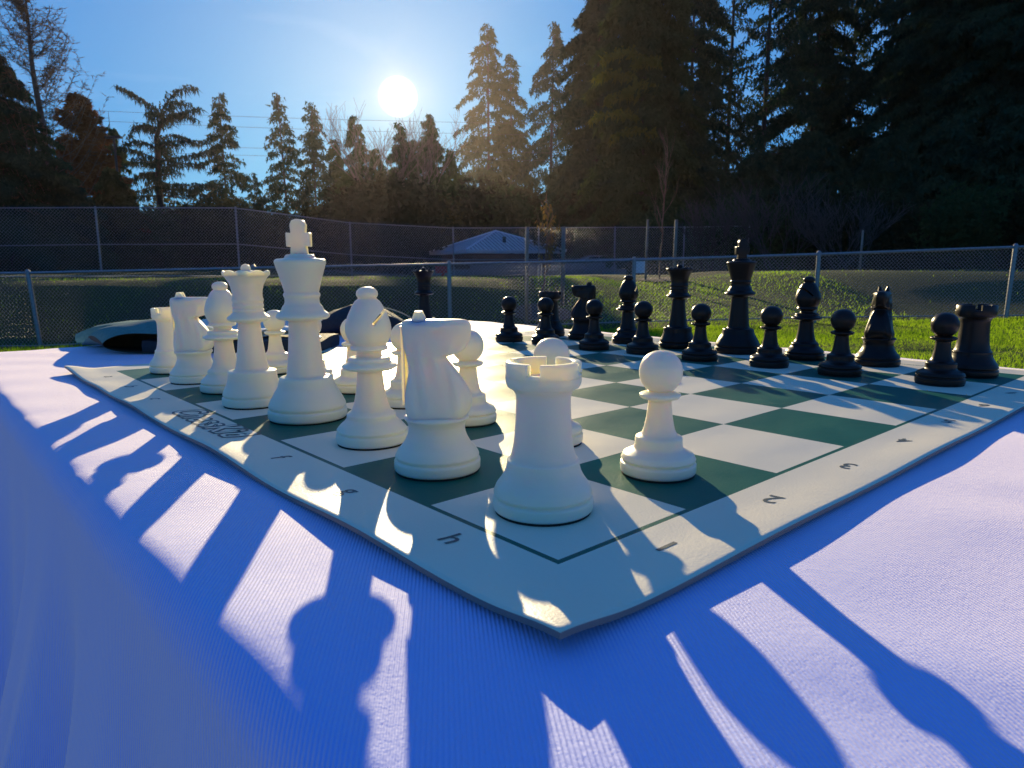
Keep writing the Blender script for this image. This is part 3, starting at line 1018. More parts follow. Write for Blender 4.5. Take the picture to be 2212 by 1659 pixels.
for kind, colr, v, u, turn, lab in PIECES:
    key = (kind, colr)
    grp = {'w': 'white chess pieces', 'b': 'black chess pieces'}[colr[0]]
    if key not in proto:
        o = proto[key] = make_piece(kind, colr, lab, grp)
    else:
        o = copy_tree(proto[key]); o['label'] = lab
    z = 0.0 if u < 8.6 else -0.0019
    o.location = bd(v, u, z)
    o.rotation_euler.z = R(turn)
    if key in (('rook', 'white'), ('pawn', 'white')): o.scale = (1, 1, 1.02)
    elif colr == 'black' and kind == 'rook': o.scale = (1.06, 1.06, 1.06)
    elif kind == 'pawn' and colr == 'black': o.scale = (1.04, 1.04, 1.03)
    else: o.scale = (1, 1, 1)

# ------------------------------------------------------------------ bags on the table
def loft(name, rings, mat, parent=None, closed=True, cap=(True, True), thick=0.0):
    rings = np.array(rings, float); k, n, _ = rings.shape
    V = rings.reshape(-1, 3); F = []
    for i in range(k - 1):
        for j in range(n if closed else n - 1):
            j2 = (j + 1) % n
            F.append((i * n + j, i * n + j2, (i + 1) * n + j2, (i + 1) * n + j))
    bm = bmesh.new(); vs = [bm.verts.new(p) for p in V]
    for f in F: bm.faces.new([vs[i] for i in f])
    if closed and cap[0]: bm.faces.new([vs[i] for i in range(n)][::-1])
    if closed and cap[1]: bm.faces.new([vs[(k - 1) * n + i] for i in range(n)])
    if thick:
        bmesh.ops.recalc_face_normals(bm, faces=bm.faces)
        bmesh.ops.solidify(bm, geom=bm.faces[:], thickness=thick)
    me = bm_mesh(name, bm)
    auto_smooth(me, 60)
    return link(name, me, mat, parent)


rnd = random.Random(3)
# grey-green bag lying open-ended toward the camera
ax0 = bd(0.25, 9.0); ax1 = bd(-0.35, 13.1)
root = empty('carrying_bag', bd(0.9, 9.6, -0.0019), BROT, 'grey green canvas bag lying flat with its open dark end behind the far white rook', 'bag')
rings = []
K = 22
A_, B_, C_, D_ = (0.30 - .9, 10.35 - 9.6), (2.05 - .9, 8.92 - 9.6), (0.30 - .9, 12.0 - 9.6), (1.9 - .9, 11.6 - 9.6)
for i in range(K):
    t = i / (K - 1)
    ax_, ay_ = A_[0] + (C_[0] - A_[0]) * t, A_[1] + (C_[1] - A_[1]) * t
    bx_, by_ = B_[0] + (D_[0] - B_[0]) * t, B_[1] + (D_[1] - B_[1]) * t
    hgt = (0.36 + 0.16 * math.sin(math.pi * min(t * 1.2, 1))) * (1 - 0.8 * t ** 4)
    ring = []
    for j in range(48):
        a = 2 * math.pi * j / 48
        ca, sa = math.cos(a), math.sin(a)
        f = 0.5 - 0.5 * math.copysign(abs(ca) ** 0.85, ca)
        z = hgt * (0.5 + 0.5 * math.copysign(abs(sa) ** 1.25, sa)) * (1 - 0.25 * (f - .4) ** 2) if sa > 0 else hgt * 0.5 * (1 - abs(sa) ** 0.7) + 0.01
        z += 0.012 * math.sin(5 * t + 3 * a) * (sa > 0.1) + 0.02 * math.sin(11 * f + 3 * t) * (sa > 0.3)
        ring.append(((ax_ + (bx_ - ax_) * f) * S, (ay_ + (by_ - ay_) * f) * S, max(z, 0.005) * S))
    rings.append(ring)
loft('bag_shell', rings, M['bag_green'], root, cap=(False, True))
loft('bag_lining', [[(p[0], p[1] + 0.0012, p[2] * 0.93 + 0.0006) for p in r] for r in rings[:14]], M['lining'], root, cap=(False, True))

# dark folded bag with sheets on it, between the two groups of white pieces
root = empty('folded_bag', bd(2.25, 9.55, -0.0019), BROT + R(-42), 'black folded bag behind the white pieces with pale sheets on top', 'bag')
bm = bmesh.new()
box(bm, Vector((0, 0, 0.0062)), (0.165, 0.07, 0.0124), bev=0.005)
bmesh.ops.subdivide_edges(bm, edges=[e for e in bm.edges if e.calc_length() > 0.03], cuts=10, use_grid_fill=True)
for p in bm.verts:
    p.co.z = max(0, p.co.z + 0.0012 * math.sin(p.co.x * 90) * math.sin(p.co.y * 70 + 1) * (p.co.z > 0.008))
me = auto_smooth(bm_mesh('bag_body', bm), 50)
link('bag_body', me, M['bag_dark'], root)
sh = empty('crumpled_sheet', bd(2.35, 9.75, 0.0122), BROT + R(-42), 'pale crumpled sheets lying in the sun on the black folded bag', 'sheet')
for q in range(3):
    k = 26
    g_ = np.linspace(-0.5, 0.5, k)
    X, Y = np.meshgrid(g_, g_)
    zz = 0.0018 * q + 0.003 * (1 + np.sin(X * 9 + q) * np.cos(Y * 5 + 2 * q)) * 0.6 + 0.008 * sstep(0.05, 0.5, Y) + 0.0009 * np.sin(X * 31 + Y * 14 + q)
    V = np.stack([X.ravel() * (0.135 - 0.01 * q) + 0.004 * q, Y.ravel() * 0.052, zz.ravel() + 0.0004], 1)
    id_ = np.arange(k * k).reshape(k, k)
    F = np.stack([id_[:-1, :-1].ravel(), id_[:-1, 1:].ravel(), id_[1:, 1:].ravel(), id_[1:, :-1].ravel()], 1)
    bm = bmesh.new(); bm.from_mesh(npmesh('s', V, F)); bmesh.ops.solidify(bm, geom=bm.faces[:], thickness=0.0005)
    link('sheet_layer', auto_smooth(bm_mesh('sheet_layer', bm)), M['paper'], sh)

# black drawstring bag behind them
root = empty('drawstring_bag', bd(5.05, 10.6, -0.0019), BROT + R(-42), 'black slumped drawstring bag with a loose pale cord at the far edge of the table', 'bag')
rings = []
for i in range(18):
    t = i / 17
    x = (t - 0.5) * 0.125
    h = 0.034 * (math.sin(math.pi * min(1, t * 1.03)) ** 0.6) * (1 - 0.25 * abs(t - 0.42)) + 0.0015
    ring = []
    for j in range(28):
        a = 2 * math.pi * j / 28
        ca, sa = math.cos(a), math.sin(a)
        ring.append((x, 0.032 * ca * (0.35 + 0.65 * math.sin(math.pi * t) ** 0.5) + 0.002 * math.sin(9 * t + 2 * a), max(0, h * 0.5 * (1 + sa) + 0.0015 * math.sin(14 * t + 4 * a))))
    rings.append(ring)
loft('bag_body', rings, M['bag_dark'], root)


def curve_tube(name, pts, r, mat, parent, n=6, sub=8):
    P = [Vector(p) for p in pts]
    out = []
    for i in range(len(P) - 1):
        p0, p1, p2, p3 = P[max(i - 1, 0)], P[i], P[i + 1], P[min(i + 2, len(P) - 1)]
        for k in range(sub):
            t = k / sub
            out.append(0.5 * ((2 * p1) + (p2 - p0) * t + (2 * p0 - 5 * p1 + 4 * p2 - p3) * t * t + (3 * p1 - p0 - 3 * p2 + p3) * t**3))
    out.append(P[-1])
    return link(name, tube_mesh(name, [(a, b, r, r) for a, b in zip(out, out[1:])], n), mat, parent, smooth=True)


curve_tube('cord', [(0.004, -0.02, 0.034), (0.028, -0.025, 0.033), (0.050, -0.027, 0.027), (0.064, -0.028, 0.019), (0.060, -0.029, 0.016), (0.045, -0.028, 0.021), (0.034, -0.028, 0.026), (0.026, -0.029, 0.018), (0.016, -0.03, 0.009)], 0.0006, M['cord'], root)
curve_tube('cord', [(-0.060, -0.02, 0.020), (-0.045, -0.03, 0.024), (-0.03, -0.03, 0.028)], 0.0005, M['cord'], root)
# flat dark pouch further left
root = empty('flat_pouch', bd(1.5, 12.4, -0.0019), BROT + R(-42), 'slate grey flat pouch behind the grey green bag', 'pouch')
bm = bmesh.new()
box(bm, Vector((0, 0, 0.011)), (0.13, 0.06, 0.022), bev=0.009)
bmesh.ops.subdivide_edges(bm, edges=[e for e in bm.edges if e.calc_length() > 0.02], cuts=8, use_grid_fill=True)
for p in bm.verts:
    f = 1 - 0.8 * (abs(p.co.x) / 0.065) ** 2
    p.co.z = max(0, p.co.z * (0.35 + 0.65 * max(f, 0)) + 0.001 * math.sin(p.co.x * 120))
link('pouch_body', auto_smooth(bm_mesh('pouch_body', bm), 60), M['bag_green'], root)

# ------------------------------------------------------------------ fences
def fence(name, pts, height_fn, posts, label, post_r, wire_r, pitch, rails, cat='fence'):
    """pts: list of (x, y, zbottom, ztop) along the fence"""
    P = np.array(pts, float)
    L = np.r_[0, np.cumsum(np.hypot(np.diff(P[:, 0]), np.diff(P[:, 1])))]
    at = lambda s: np.array([np.interp(s, L, P[:, i]) for i in range(4)])
    root = empty(name, (P[0, 0], P[0, 1], P[0, 2]), 0, label, cat)
    o0 = np.array([P[0, 0], P[0, 1], P[0, 2]])
    pm = None
    for (sx, lean) in posts:
        a = at(sx)
        segs = [((a[0] - lean, a[1], a[2] - 0.15), (a[0], a[1], a[3] + 0.03), post_r, post_r), ((a[0], a[1], a[3] + 0.03), (a[0], a[1], a[3] + 0.06), post_r * 1.2, post_r * 0.4)]
        segs = [(np.array(p) - o0, np.array(q) - o0, r0, r1) for p, q, r0, r1 in segs]
        link('post', tube_mesh('post', segs, 12), M['galv'], root, smooth=True)
    for fr, rad in rails:
        segs = []
        ss = np.arange(0, L[-1], 0.8)
        for s0, s1 in zip(ss, ss[1:]):
            a, b = at(s0), at(s1)
            za, zb = a[2] + (a[3] - a[2]) * fr, b[2] + (b[3] - b[2]) * fr
            segs.append((np.array((a[0], a[1], za)) - o0, np.array((b[0], b[1], zb)) - o0, rad, rad))
        link('rail', tube_mesh('rail', segs, 8), M['galv'], root, smooth=True)
    # woven wire: zigzag strands, each strand bending at every diamond
    segs = []
    H = float(np.mean(P[:, 3] - P[:, 2])); rows = max(2, int(H / pitch))
    ns = int(L[-1] / pitch)
    for i in range(ns):
        s0 = i * pitch
        for k in range(rows * 2):
            t0, t1 = k / (rows * 2), (k + 1) / (rows * 2)
            sa = s0 + (0 if k % 2 == 0 else pitch * 0.5) * (1 if i % 1 == 0 else -1)
            sb = s0 + (pitch * 0.5 if k % 2 == 0 else 0)
            a, b = at(sa), at(sb)
            a2, b2 = at(s0 + pitch - (sa - s0)), at(s0 + pitch - (sb - s0))
            za0 = a[2] + (a[3] - a[2]) * t0; zb0 = b[2] + (b[3] - b[2]) * t1
            dy = wire_r * 1.0
            segs.append(((a[0], a[1] - dy, za0), (b[0], b[1] + dy, zb0), wire_r, wire_r))
            segs.append(((a2[0], a2[1] + dy, za0), (b2[0], b2[1] - dy, zb0), wire_r, wire_r))
    segs = [(np.array(p) - o0, np.array(q) - o0, r0, r1) for p, q, r0, r1 in segs]
    link('chain_link_mesh', tube_mesh('chain_link_mesh', segs, 3), M['wire'], root)
    return root


def fx(px, D): return (px - 1106) / 1476.0 * D


DF = 11.5
npt = [(-560, 590, 752), (61, 586, 748), (548, 577, 727), (971, 570, 712), (1371, 563, 700), (1770, 552, 692), (2195, 538, 690), (2800, 520, 690)]
pts = []
for px, yt, yb in npt:
    a = bg(px, yt, DF); b = bg(px, yb, DF)
    pts.append((a.x, DF, b.z, a.z))
PX0 = pts[0][0]
near_posts = [(p[0] - PX0, l) for p, l in zip(pts[1:], (-0.08, 0, 0, 0, 0, 0.03, 0))]
fence('chain_link_fence', pts, None, near_posts, 'waist high galvanised chain link fence running behind the table across the whole lawn', 0.034, 0.0021, 0.062, [(1.0, 0.022), (0.03, 0.010)])

tall = [(-260, 445, 590, 30), (-60, 445, 588, 31), (207, 445, 584, 32), (510, 447, 583, 32), (757, 480, 600, 37), (980, 492, 612, 41), (1165, 492, 612, 41), (1330, 492, 610, 41), (1480, 492, 606, 41), (1620, 490, 604, 41)]
pts = []
for px, yt, yb, D in tall:
    a = bg(px, yt, D); b = bg(px, yb, D)
    pts.append((a.x, D, b.z, a.z))
PP = np.array(pts); LL = np.r_[0, np.cumsum(np.hypot(np.diff(PP[:, 0]), np.diff(PP[:, 1])))]
fence('tall_chain_link_fence', pts, None, [(l, 0) for l in LL[:]], 'tall chain link court fence far behind the low one, ending left of the big firs', 0.045, 0.0052, 0.15, [(1.0, 0.025), (0.43, 0.022)])

# ------------------------------------------------------------------ buildings and bits beyond the fence
root = empty('park_shelter', bg(1072, 600, 55), 0, 'low park shelter with a pale ribbed pyramid roof beyond the tall fence', 'building')
base = bg(1065, 600, 55)
a_ = 8.1 / 2
rotm = Matrix.Rotation(R(25), 3, 'Z')
cor = [rotm @ Vector(c) for c in ((-a_, -a_, 0), (a_, -a_, 0), (a_, a_, 0), (-a_, a_, 0))]
ez = bg(1065, 543, 55).z - base.z; az = bg(1065, 499, 55).z - base.z
bm = bmesh.new()
uvl = bm.loops.layers.uv.new('UVMap')
apex = Vector((0, 0, az))
for i in range(4):
    c0, c1 = cor[i] + Vector((0, 0, ez)), cor[(i + 1) % 4] + Vector((0, 0, ez))
    f = bm.faces.new([bm.verts.new(c0), bm.verts.new(c1), bm.verts.new(apex)])
    for l, uv in zip(f.loops, ((0, 0), (8.1, 0), (4.05, 5))): l[uvl].uv = uv
    f = bm.faces.new([bm.verts.new(p) for p in (c0, c1, c1 - Vector((0, 0, 0.22)), c0 - Vector((0, 0, 0.22)))])
link('roof', bm_mesh('roof', bm), M['roof'], root)
segs = [(cor[i] + Vector((0, 0, ez + .02)), apex + Vector((0, 0, .02)), .07, .07) for i in range(4)]
link('ridge_cap', tube_mesh('ridge_cap', segs, 6), M['sign_white'], root)
bm = bmesh.new()
box(bm, Vector((0, 0, (ez - 0.24) / 2 - 0.4)), (6.6, 6.6, ez - 0.24 + 0.8), rz=R(25))
link('wall', bm_mesh('wall', bm), M['brownwood'], root)
bm = bmesh.new(); box(bm, Vector((0.7, -2.3, ez + (az - ez) * 0.5)), (0.25, 0.25, 0.5))
link('roof_vent', bm_mesh('roof_vent', bm), M['bark'], root)

bm = bmesh.new()
A = bg(935, 600, 44); B = bg(1352, 600, 44)
box(bm, Vector(((A.x + B.x) / 2, 44, A.z + 0.15)), (B.x - A.x, 0.3, 0.75), bev=0.02)
me = bm_mesh('low_wall', bm)
o = link('low_wall', me, M['wallgrey']); setp(o, 'long low grey wall in front of the park shelter', 'wall')
bm = bmesh.new()
A = bg(1015, 590, 42.5); B = bg(1310, 590, 42.5)
box(bm, Vector(((A.x + B.x) / 2, 42.5, A.z + 0.2)), (B.x - A.x, 0.5, 0.08), bev=0.01)
box(bm, Vector(((A.x + B.x) / 2, 42.8, A.z + 0.45)), (B.x - A.x, 0.08, 0.4), bev=0.01)
for t in np.linspace(0.02, 0.98, 7):
    box(bm, Vector((A.x + (B.x - A.x) * t, 42.55, A.z - 0.1)), (0.1, 0.4, 0.6))
o = link('long_bench', bm_mesh('long_bench', bm), M['wallgrey']); setp(o, 'long pale grey bench in front of the low grey wall', 'bench')

# red collection box
p = bg(958, 592, 30)
root = empty('waste_bin', p, 0, 'small red bin with a pale green lid beyond the low fence', 'bin')
bm = bmesh.new(); box(bm, Vector((0, 0, 0.2)), (0.62, 0.5, 0.30), bev=0.02); box(bm, Vector((0, 0, -0.1)), (0.12, 0.12, 0.5))
link('bin_body', bm_mesh('bin_body', bm), M['red'], root)
bm = bmesh.new(); box(bm, Vector((0, 0, 0.41)), (0.68, 0.56, 0.09), bev=0.03)
link('bin_lid', bm_mesh('bin_lid', bm), M['greenlid'], root)

p = bg(1384, 604, 40)
root = empty('notice_board', p, 0, 'white notice board on a post beside the tall fence', 'sign')
bm = bmesh.new(); box(bm, Vector((0, 0, 0.72)), (0.52, 0.04, 0.75), bev=0.01)
link('sign_panel', bm_mesh('sign_panel', bm), M['sign_white'], root)
link('sign_post', tube_mesh('sign_post', [((0, 0.05, -0.2), (0, 0.05, 0.8), .04, .04)], 8), M['galv'], root)


def vehicle(name, loc, rz, L_, H_, Wd, prof, wins, paint, label, cat):
    root = empty(name, loc, rz, label, cat)
    bm = bmesh.new()
    n = len(prof)
    for sgn in (-1, 1): pass
    ys_ = [-Wd / 2, -Wd / 2 + 0.12, Wd / 2 - 0.12, Wd / 2]
    rings = []
    for y in ys_:
        k = 1.0 if abs(y) < Wd / 2 - 0.05 else 0.93
        rings.append([bm.verts.new((x, y, 0.25 + (z - 0.25) * (k if z > H_ * 0.55 else 1))) for x, z in prof])
    for a, b in zip(rings, rings[1:]):
        for i in range(n):
            bm.faces.new((a[i], a[(i + 1) % n], b[(i + 1) % n], b[i]))
    bm.faces.new(rings[0]); bm.faces.new(rings[-1][::-1])
    link('vehicle_body', auto_smooth(bm_mesh('vehicle_body', bm), 40), paint, root)
    for wpts in wins:
        for sgn in (-1, 1):
            bm = bmesh.new()
            v_ = [bm.verts.new((x, sgn * (Wd / 2 + 0.004), z)) for x, z in wpts]
            w_ = [bm.verts.new((x, sgn * (Wd / 2 - 0.03), z)) for x, z in wpts]
            bm.faces.new(v_); bm.faces.new(w_)
            for i in range(len(wpts)):
                j = (i + 1) % len(wpts)
                bm.faces.new((v_[i], v_[j], w_[j], w_[i]))
            link('side_window', bm_mesh('side_window', bm), M['glass_dark'], root)
    for x in (-L_ * 0.31, L_ * 0.31):
        for sgn in (-1, 1):
            y = sgn * (Wd / 2 - 0.08)
            tr = link('wheel', tube_mesh('wheel', [((x, y - .1, .32), (x, y + .1, .32), .32, .32), ((x, y - .1, .32), (x, y - .101, .32), .32, .18), ((x, y + .1, .32), (x, y + .101, .32), .32, .18)], 20), M['rubber'], root)
            link('rim', tube_mesh('rim', [((x, y - .102, .32), (x, y - .09, .32), .19, .01), ((x, y + .102, .32), (x, y + .09, .32), .19, .01)], 16), M['galv'], tr)
    return root


car_prof = [(-2.1, .3), (2.1, .3), (2.15, .6), (2.0, .8), (1.1, .95), (0.45, 1.4), (-0.9, 1.42), (-1.6, 1.0), (-2.1, .92), (-2.18, .6)]
p = bg(1296, 592, 49); p.z = bg(1296, 597, 49).z
vehicle('parked_car', p, R(6), 4.3, 1.42, 1.75, car_prof, [[(-1.35, 1.0), (-0.85, 1.32), (-0.3, 1.34), (-0.3, 1.0)], [(-0.22, 1.0), (-0.22, 1.34), (0.36, 1.32), (0.85, 1.0)]], M['carpaint'],
        'grey parked saloon car beyond the tall fence', 'car')
van_prof = [(-2.5, .35), (2.4, .35), (2.5, .8), (2.2, 1.15), (1.6, 2.0), (1.3, 2.1), (-2.4, 2.15), (-2.55, 1.9)]
for q, (px, D, rz, lab) in enumerate([(528, 75, 84, 'white parked van behind the tall fence, right of the fence corner'), (583, 80, 98, 'second white van, half hidden behind the white king')]):
    p = bg(px, 558, D)
    vehicle('parked_van', p, R(rz), 5.0, 2.15, 1.9, van_prof, [[(0.7, 1.3), (0.7, 1.85), (1.45, 1.85), (1.95, 1.3)]], M['vanpaint'], lab, 'van')

# stakes and saplings
def stake(px, yt, yb, D, lab, r=0.035):
    a = bg(px, yt, D); b = bg(px, yb, D)
    segs = [((0, 0, -0.2), (0.02, 0, a.z - b.z), r, r * 0.9)]
    o = link('tree_stake', tube_mesh('tree_stake', segs, 9), M['stake'], loc=b)
    bm = bmesh.new(); bm.from_mesh(o.data)
    bmesh.ops.holes_fill(bm, edges=bm.edges[:], sides=0)
    bm.to_mesh(o.data); bm.free()
    setp(o, lab, 'stake', 'wooden stakes beside young trees')


stake(1137, 490, 688, 12.3, 'dark wooden stake left of the sapling with dry leaves')
stake(1215, 490, 660, 14.0, 'pale wooden stake right of the sapling with dry leaves', 0.045)
stake(1395, 475, 612, 19.5, 'left stake of the pair beside the reddish bare sapling')
stake(1456, 476, 610, 19.5, 'right stake of the pair beside the reddish bare sapling', 0.05)
stake(1856, 500, 600, 22, 'lone wooden stake in front of the dark shrubs at right')


def branch_rec(segs, p, d, L, r, lev, rr_, twig_pts, spread=0.6, up=0.25, kids=3):
    k = 4
    q = p.copy(); dd_ = d.copy()
    for i in range(k):
        dd_ = (dd_ + Vector((rr_.uniform(-1, 1), rr_.uniform(-1, 1), rr_.uniform(-.6, 1))) * 0.13 + Vector((0, 0, up * 0.12))).normalized()
        q2 = q + dd_ * (L / k)
        segs.append((tuple(q), tuple(q2), r * (1 - 0.16 * i), r * (1 - 0.16 * (i + 1))))
        if lev > 0 and i >= 1:
            for _ in range(kids if i == k - 1 else max(1, kids - 1)):
                az_ = rr_.uniform(0, 2 * math.pi)
                side = Vector((math.cos(az_), math.sin(az_), 0.2))
                nd = (dd_ + side * spread * rr_.uniform(.6, 1.3)).normalized()
                branch_rec(segs, q2, nd, L * rr_.uniform(.5, .72), r * .5, lev - 1, rr_, twig_pts, spread, up, kids)
        q = q2
    twig_pts.append(tuple(q))


def sapling(px, yb, D, H, lean, leaves, lab, seed):
    b = bg(px, yb, D)
    rr_ = random.Random(seed)
    segs, tw = [], []
    top = Vector((lean, 0, H))
    prev = Vector((0, 0, -0.1)); k = 14
    for i in range(k):
        t = (i + 1) / k
        q = top * t + Vector((rr_.uniform(-1, 1), rr_.uniform(-1, 1), 0)) * 0.02
        segs.append((tuple(prev), tuple(q), .028 * (1 - t * .75), .028 * (1 - (t + .05) * .75)))
        if t > 0.35:
            for _ in range(2):
                az_ = rr_.uniform(0, 2 * math.pi)
                branch_rec(segs, q, Vector((math.cos(az_) * .55, math.sin(az_) * .55, 0.85)).normalized(), H * .24 * rr_.uniform(.5, 1.1) * (1.2 - t * .6), .009, 1, rr_, tw, .4, .5, 1)
        prev = q
    root = empty('sapling', b, 0, lab, 'tree')
    link('trunk', tube_mesh('trunk', segs, 5), M['bark_red'], root, smooth=True)
    if leaves:
        V = []
        for s_ in segs[14:]:
            for _ in range(leaves):
                if rr_.random() < 0.45: continue
                c = Vector(s_[0]).lerp(Vector(s_[1]), rr_.random()) + Vector((rr_.uniform(-1, 1), rr_.uniform(-1, 1), rr_.uniform(-1.5, .2))) * 0.03
                a = Vector((rr_.uniform(-1, 1), rr_.uniform(-1, 1), -1.2)).normalized() * 0.085; bb = Vector((rr_.uniform(-1, 1), rr_.uniform(-1, 1), rr_.uniform(-1, 1))).normalized() * 0.022
                V += [tuple(c - bb), tuple(c + bb), tuple(c + a)]
        link('crown', npmesh('crown', V, np.arange(len(V)).reshape(-1, 3)), M['dryleaf'], root)
    bm = bmesh.new()
    bmesh.ops.create_circle(bm, cap_ends=True, segments=24, radius=0.6)
    for p_ in bm.verts: p_.co.z = float(gz(b.x + p_.co.x, b.y + p_.co.y)) - b.z + 0.03
    o = link('mulch_ring', bm_mesh('mulch_ring', bm), M['mulch'], loc=b); setp(o, kind='structure')
    return root


sapling(1425, 606, 19.6, 3.55, 0.12, 0, 'bare reddish sapling between a pair of stakes on the sunlit lawn', 4)
sapling(1172, 668, 13.2, 1.75, 0.10, 1, 'thin sapling with hanging dry yellow leaves behind the low fence', 9)

# street lamp and wires
p = bg(272, 560, 52); tp = bg(272, 294, 52)
root = empty('street_lamp', p, 0, 'dark street lamp pole with a flat double head in front of the far trees', 'lamp')
hh = tp.z - p.z
link('pole', tube_mesh('pole', [((0, 0, -1), (0, 0, hh), .12, .08)], 10), M['cable'], root, smooth=True)
bm = bmesh.new()
for sx_ in (-1, 1): box(bm, Vector((sx_ * 0.3, 0, hh + 0.02)), (0.55, 0.35, 0.16), bev=0.04)
link('lamp_head', bm_mesh('lamp_head', bm), M['cable'], root)
for i, (y0, y1) in enumerate([(226, 262), (246, 288), (300, 322), (315, 340)]):
    a = bg(-300, y0 - 18, 90); b = bg(1500, y1 + 8, 110)
    k = 40; q = []
    for j in range(k + 1):
        t = j / k
        c = a.lerp(b, t); c.z -= 1.6 * 4 * t * (1 - t) * 0.5
        q.append(c)
    o = link('power_line', tube_mesh('power_line', [(m1, m2, .020, .020) for m1, m2 in zip(q, q[1:])], 4), M['cable'])
    setp(o, ['highest power line crossing the sky behind the far trees', 'second power line from the top', 'third power line from the top', 'lowest power line crossing behind the far trees'][i], 'power line', 'power lines behind the trees')

# ------------------------------------------------------------------ trees
def leaf_tris(P, D, ln, wd, rg):
    """hanging leaf clumps: P points, D preferred direction, one narrow triangle each"""
    n = len(P)
    d = D + rg.normal(0, 0.45, (n, 3)); d /= np.linalg.norm(d, axis=1, keepdims=True)
    s = np.cross(d, rg.normal(0, 1, (n, 3))); s /= np.maximum(np.linalg.norm(s, axis=1, keepdims=True), 1e-6)
    L = ln * rg.uniform(.5, 1.4, (n, 1)); Wd = wd * rg.uniform(.6, 1.3, (n, 1))
    V = np.empty((n, 3, 3))
    V[:, 0] = P - s * Wd; V[:, 1] = P + s * Wd; V[:, 2] = P + d * L
    return V.reshape(-1, 3)


def conifer_mesh(seed, H, Rb, nb, rise=0.15, droop=0.45, dens=60, leaf=0.35, p=0.8, z0=0.06, hang=0.9, ragged=0.3, clear=None, tip=0.02, bare_top=0.0):
    rg = np.random.default_rng(seed)
    segs = [((0, 0, -1.0), (0, 0, H * .35), H * .009, H * .007), ((0, 0, H * .35), (0, 0, H * .75), H * .007, H * .004), ((0, 0, H * .75), (0, 0, H * 1.0), H * .004, H * .0010)]
    pts, dirs = [], []
    nb = int(nb * 1.8)
    for i in range(nb):
        t = z0 + (1 - z0 - bare_top) * (i + rg.uniform(0, 1)) / nb
        zz = H * t
        L = Rb * ((1 - t) ** p) * rg.uniform(1 - ragged, 1 + ragged * .5) + H * tip
        if clear is not None and rg.random() < clear(t): continue
        az = rg.uniform(0, 2 * np.pi)
        k = max(8, int(L * dens * 0.5 / max(leaf, .1) * 1.0))
        s = rg.uniform(0.08, 1.0, k) ** 0.75
        lat = rg.normal(0, 1, k) * (0.16 * L * (1.05 - s) + leaf * .35)
        r = L * s
        z = zz + L * (rise * s - droop * s * s) + rg.normal(0, leaf * .25, k)
        ca, sa = np.cos(az), np.sin(az)
        pts.append(np.c_[ca * r - sa * lat, sa * r + ca * lat, z])
        dd = np.c_[np.full(k, ca) * (1 - hang), np.full(k, sa) * (1 - hang), np.full(k, -hang)] + np.c_[-sa * np.sign(lat), ca * np.sign(lat), np.zeros(k)] * 0.25
        dirs.append(dd)
        # wood
        prev = np.array((0, 0, zz)); 
        for q in (0.3, 0.62, 0.95):
            c = np.array((ca * L * q, sa * L * q, zz + L * (rise * q - droop * q * q)))
            segs.append((prev, c, 0.0022 * H * (1.1 - q) * .6, 0.0022 * H * (.9 - q * .85) * .6)); prev = c
    P = np.concatenate(pts); Dn = np.concatenate(dirs)
    V = leaf_tris(P, Dn, leaf, leaf * .22, rg)
    return npmesh('crown', V, np.arange(len(V)).reshape(-1, 3)), tube_mesh('trunk', segs, 5)


def put_tree(name, meshes, loc, label, leafm, bark='bark', rz=0.0, scale=1.0, group=None, lean=0.0, cat='tree', sz=1.0):
    root = empty(name, loc, rz, label, cat, group)
    root.rotation_euler = (0, lean, rz)
    root.scale = (scale, scale, scale * sz)
    cr_, tr = meshes
    if not cr_.materials: cr_.materials.append(M[leafm])
    if tr is not None and not tr.materials: tr.materials.append(M[bark])
    link('crown', cr_, None, root)
    if tr is not None: link('trunk', tr, None, root)
    return root


def place(px, ytop, D, ybase=None):
    """foot and height of a tree whose tip shows at (px, ytop)"""
    t = bg(px, ytop, D)
    zb = float(gz(t.x, min(D, 60))) - 0.1
    return Vector((t.x, D, zb)), t.z - zb


def conifer(px, ytop, hw, D, seed, label, leafm='fir', name='fir_tree', group=None, lean=0.0, wide=1.5, **kw):
    loc, H = place(px, ytop, D)
    Rb = hw * wide / FPX * D
    leaf = kw.pop('leaf', D * 0.0060)
    me = conifer_mesh(seed, H, Rb, kw.pop('nb', 70), leaf=leaf, **kw)
    return put_tree(name, me, loc, label, leafm, lean=lean, group=group)


LG = 'conifers along the skyline'
conifer(-25, 95, 150, 42, 11, 'dark green conifer cut off by the left edge of the photo', 'fir_dark', 'cedar_tree', nb=110, dens=95, droop=.35)
conifer(75, 330, 105, 46, 12, 'bushy dark green conifer below the bare larch', 'fir', 'cedar_tree', nb=90, dens=90, p=.6)
conifer(165, 205, 62, 52, 13, 'rusty brown conifer left of the small spiked fir', 'rust', 'cypress_tree', nb=100, dens=110, rise=.6, droop=.3, hang=.2, p=.6, ragged=.5)
conifer(236, 237, 48, 60, 14, 'small fir with a bare spike tip beside the street lamp', 'fir', nb=60, dens=60, p=1.0, bare_top=.1)
conifer(240, 360, 70, 50, 15, 'low olive green conifer behind the street lamp', 'olive', nb=50, dens=80, p=.6)
conifer(475, 197, 62, 72, 16, 'open fir right of the flat branched cedar', 'fir_dark', group=LG, nb=62, dens=27, ragged=.5)
conifer(548, 372, 26, 70, 17, 'tiny fir between the open fir and the slim fir pair', 'fir_dark', group=LG, nb=24, dens=40)
conifer(612, 197, 48, 78, 18, 'slim fir, left one of the close pair near the sun', 'fir_dark', group=LG, nb=56, dens=26, ragged=.5, lean=-.03)
conifer(674, 222, 58, 78, 19, 'broader fir, right one of the close pair near the sun', 'fir_dark', group=LG, nb=60, dens=28, ragged=.5)
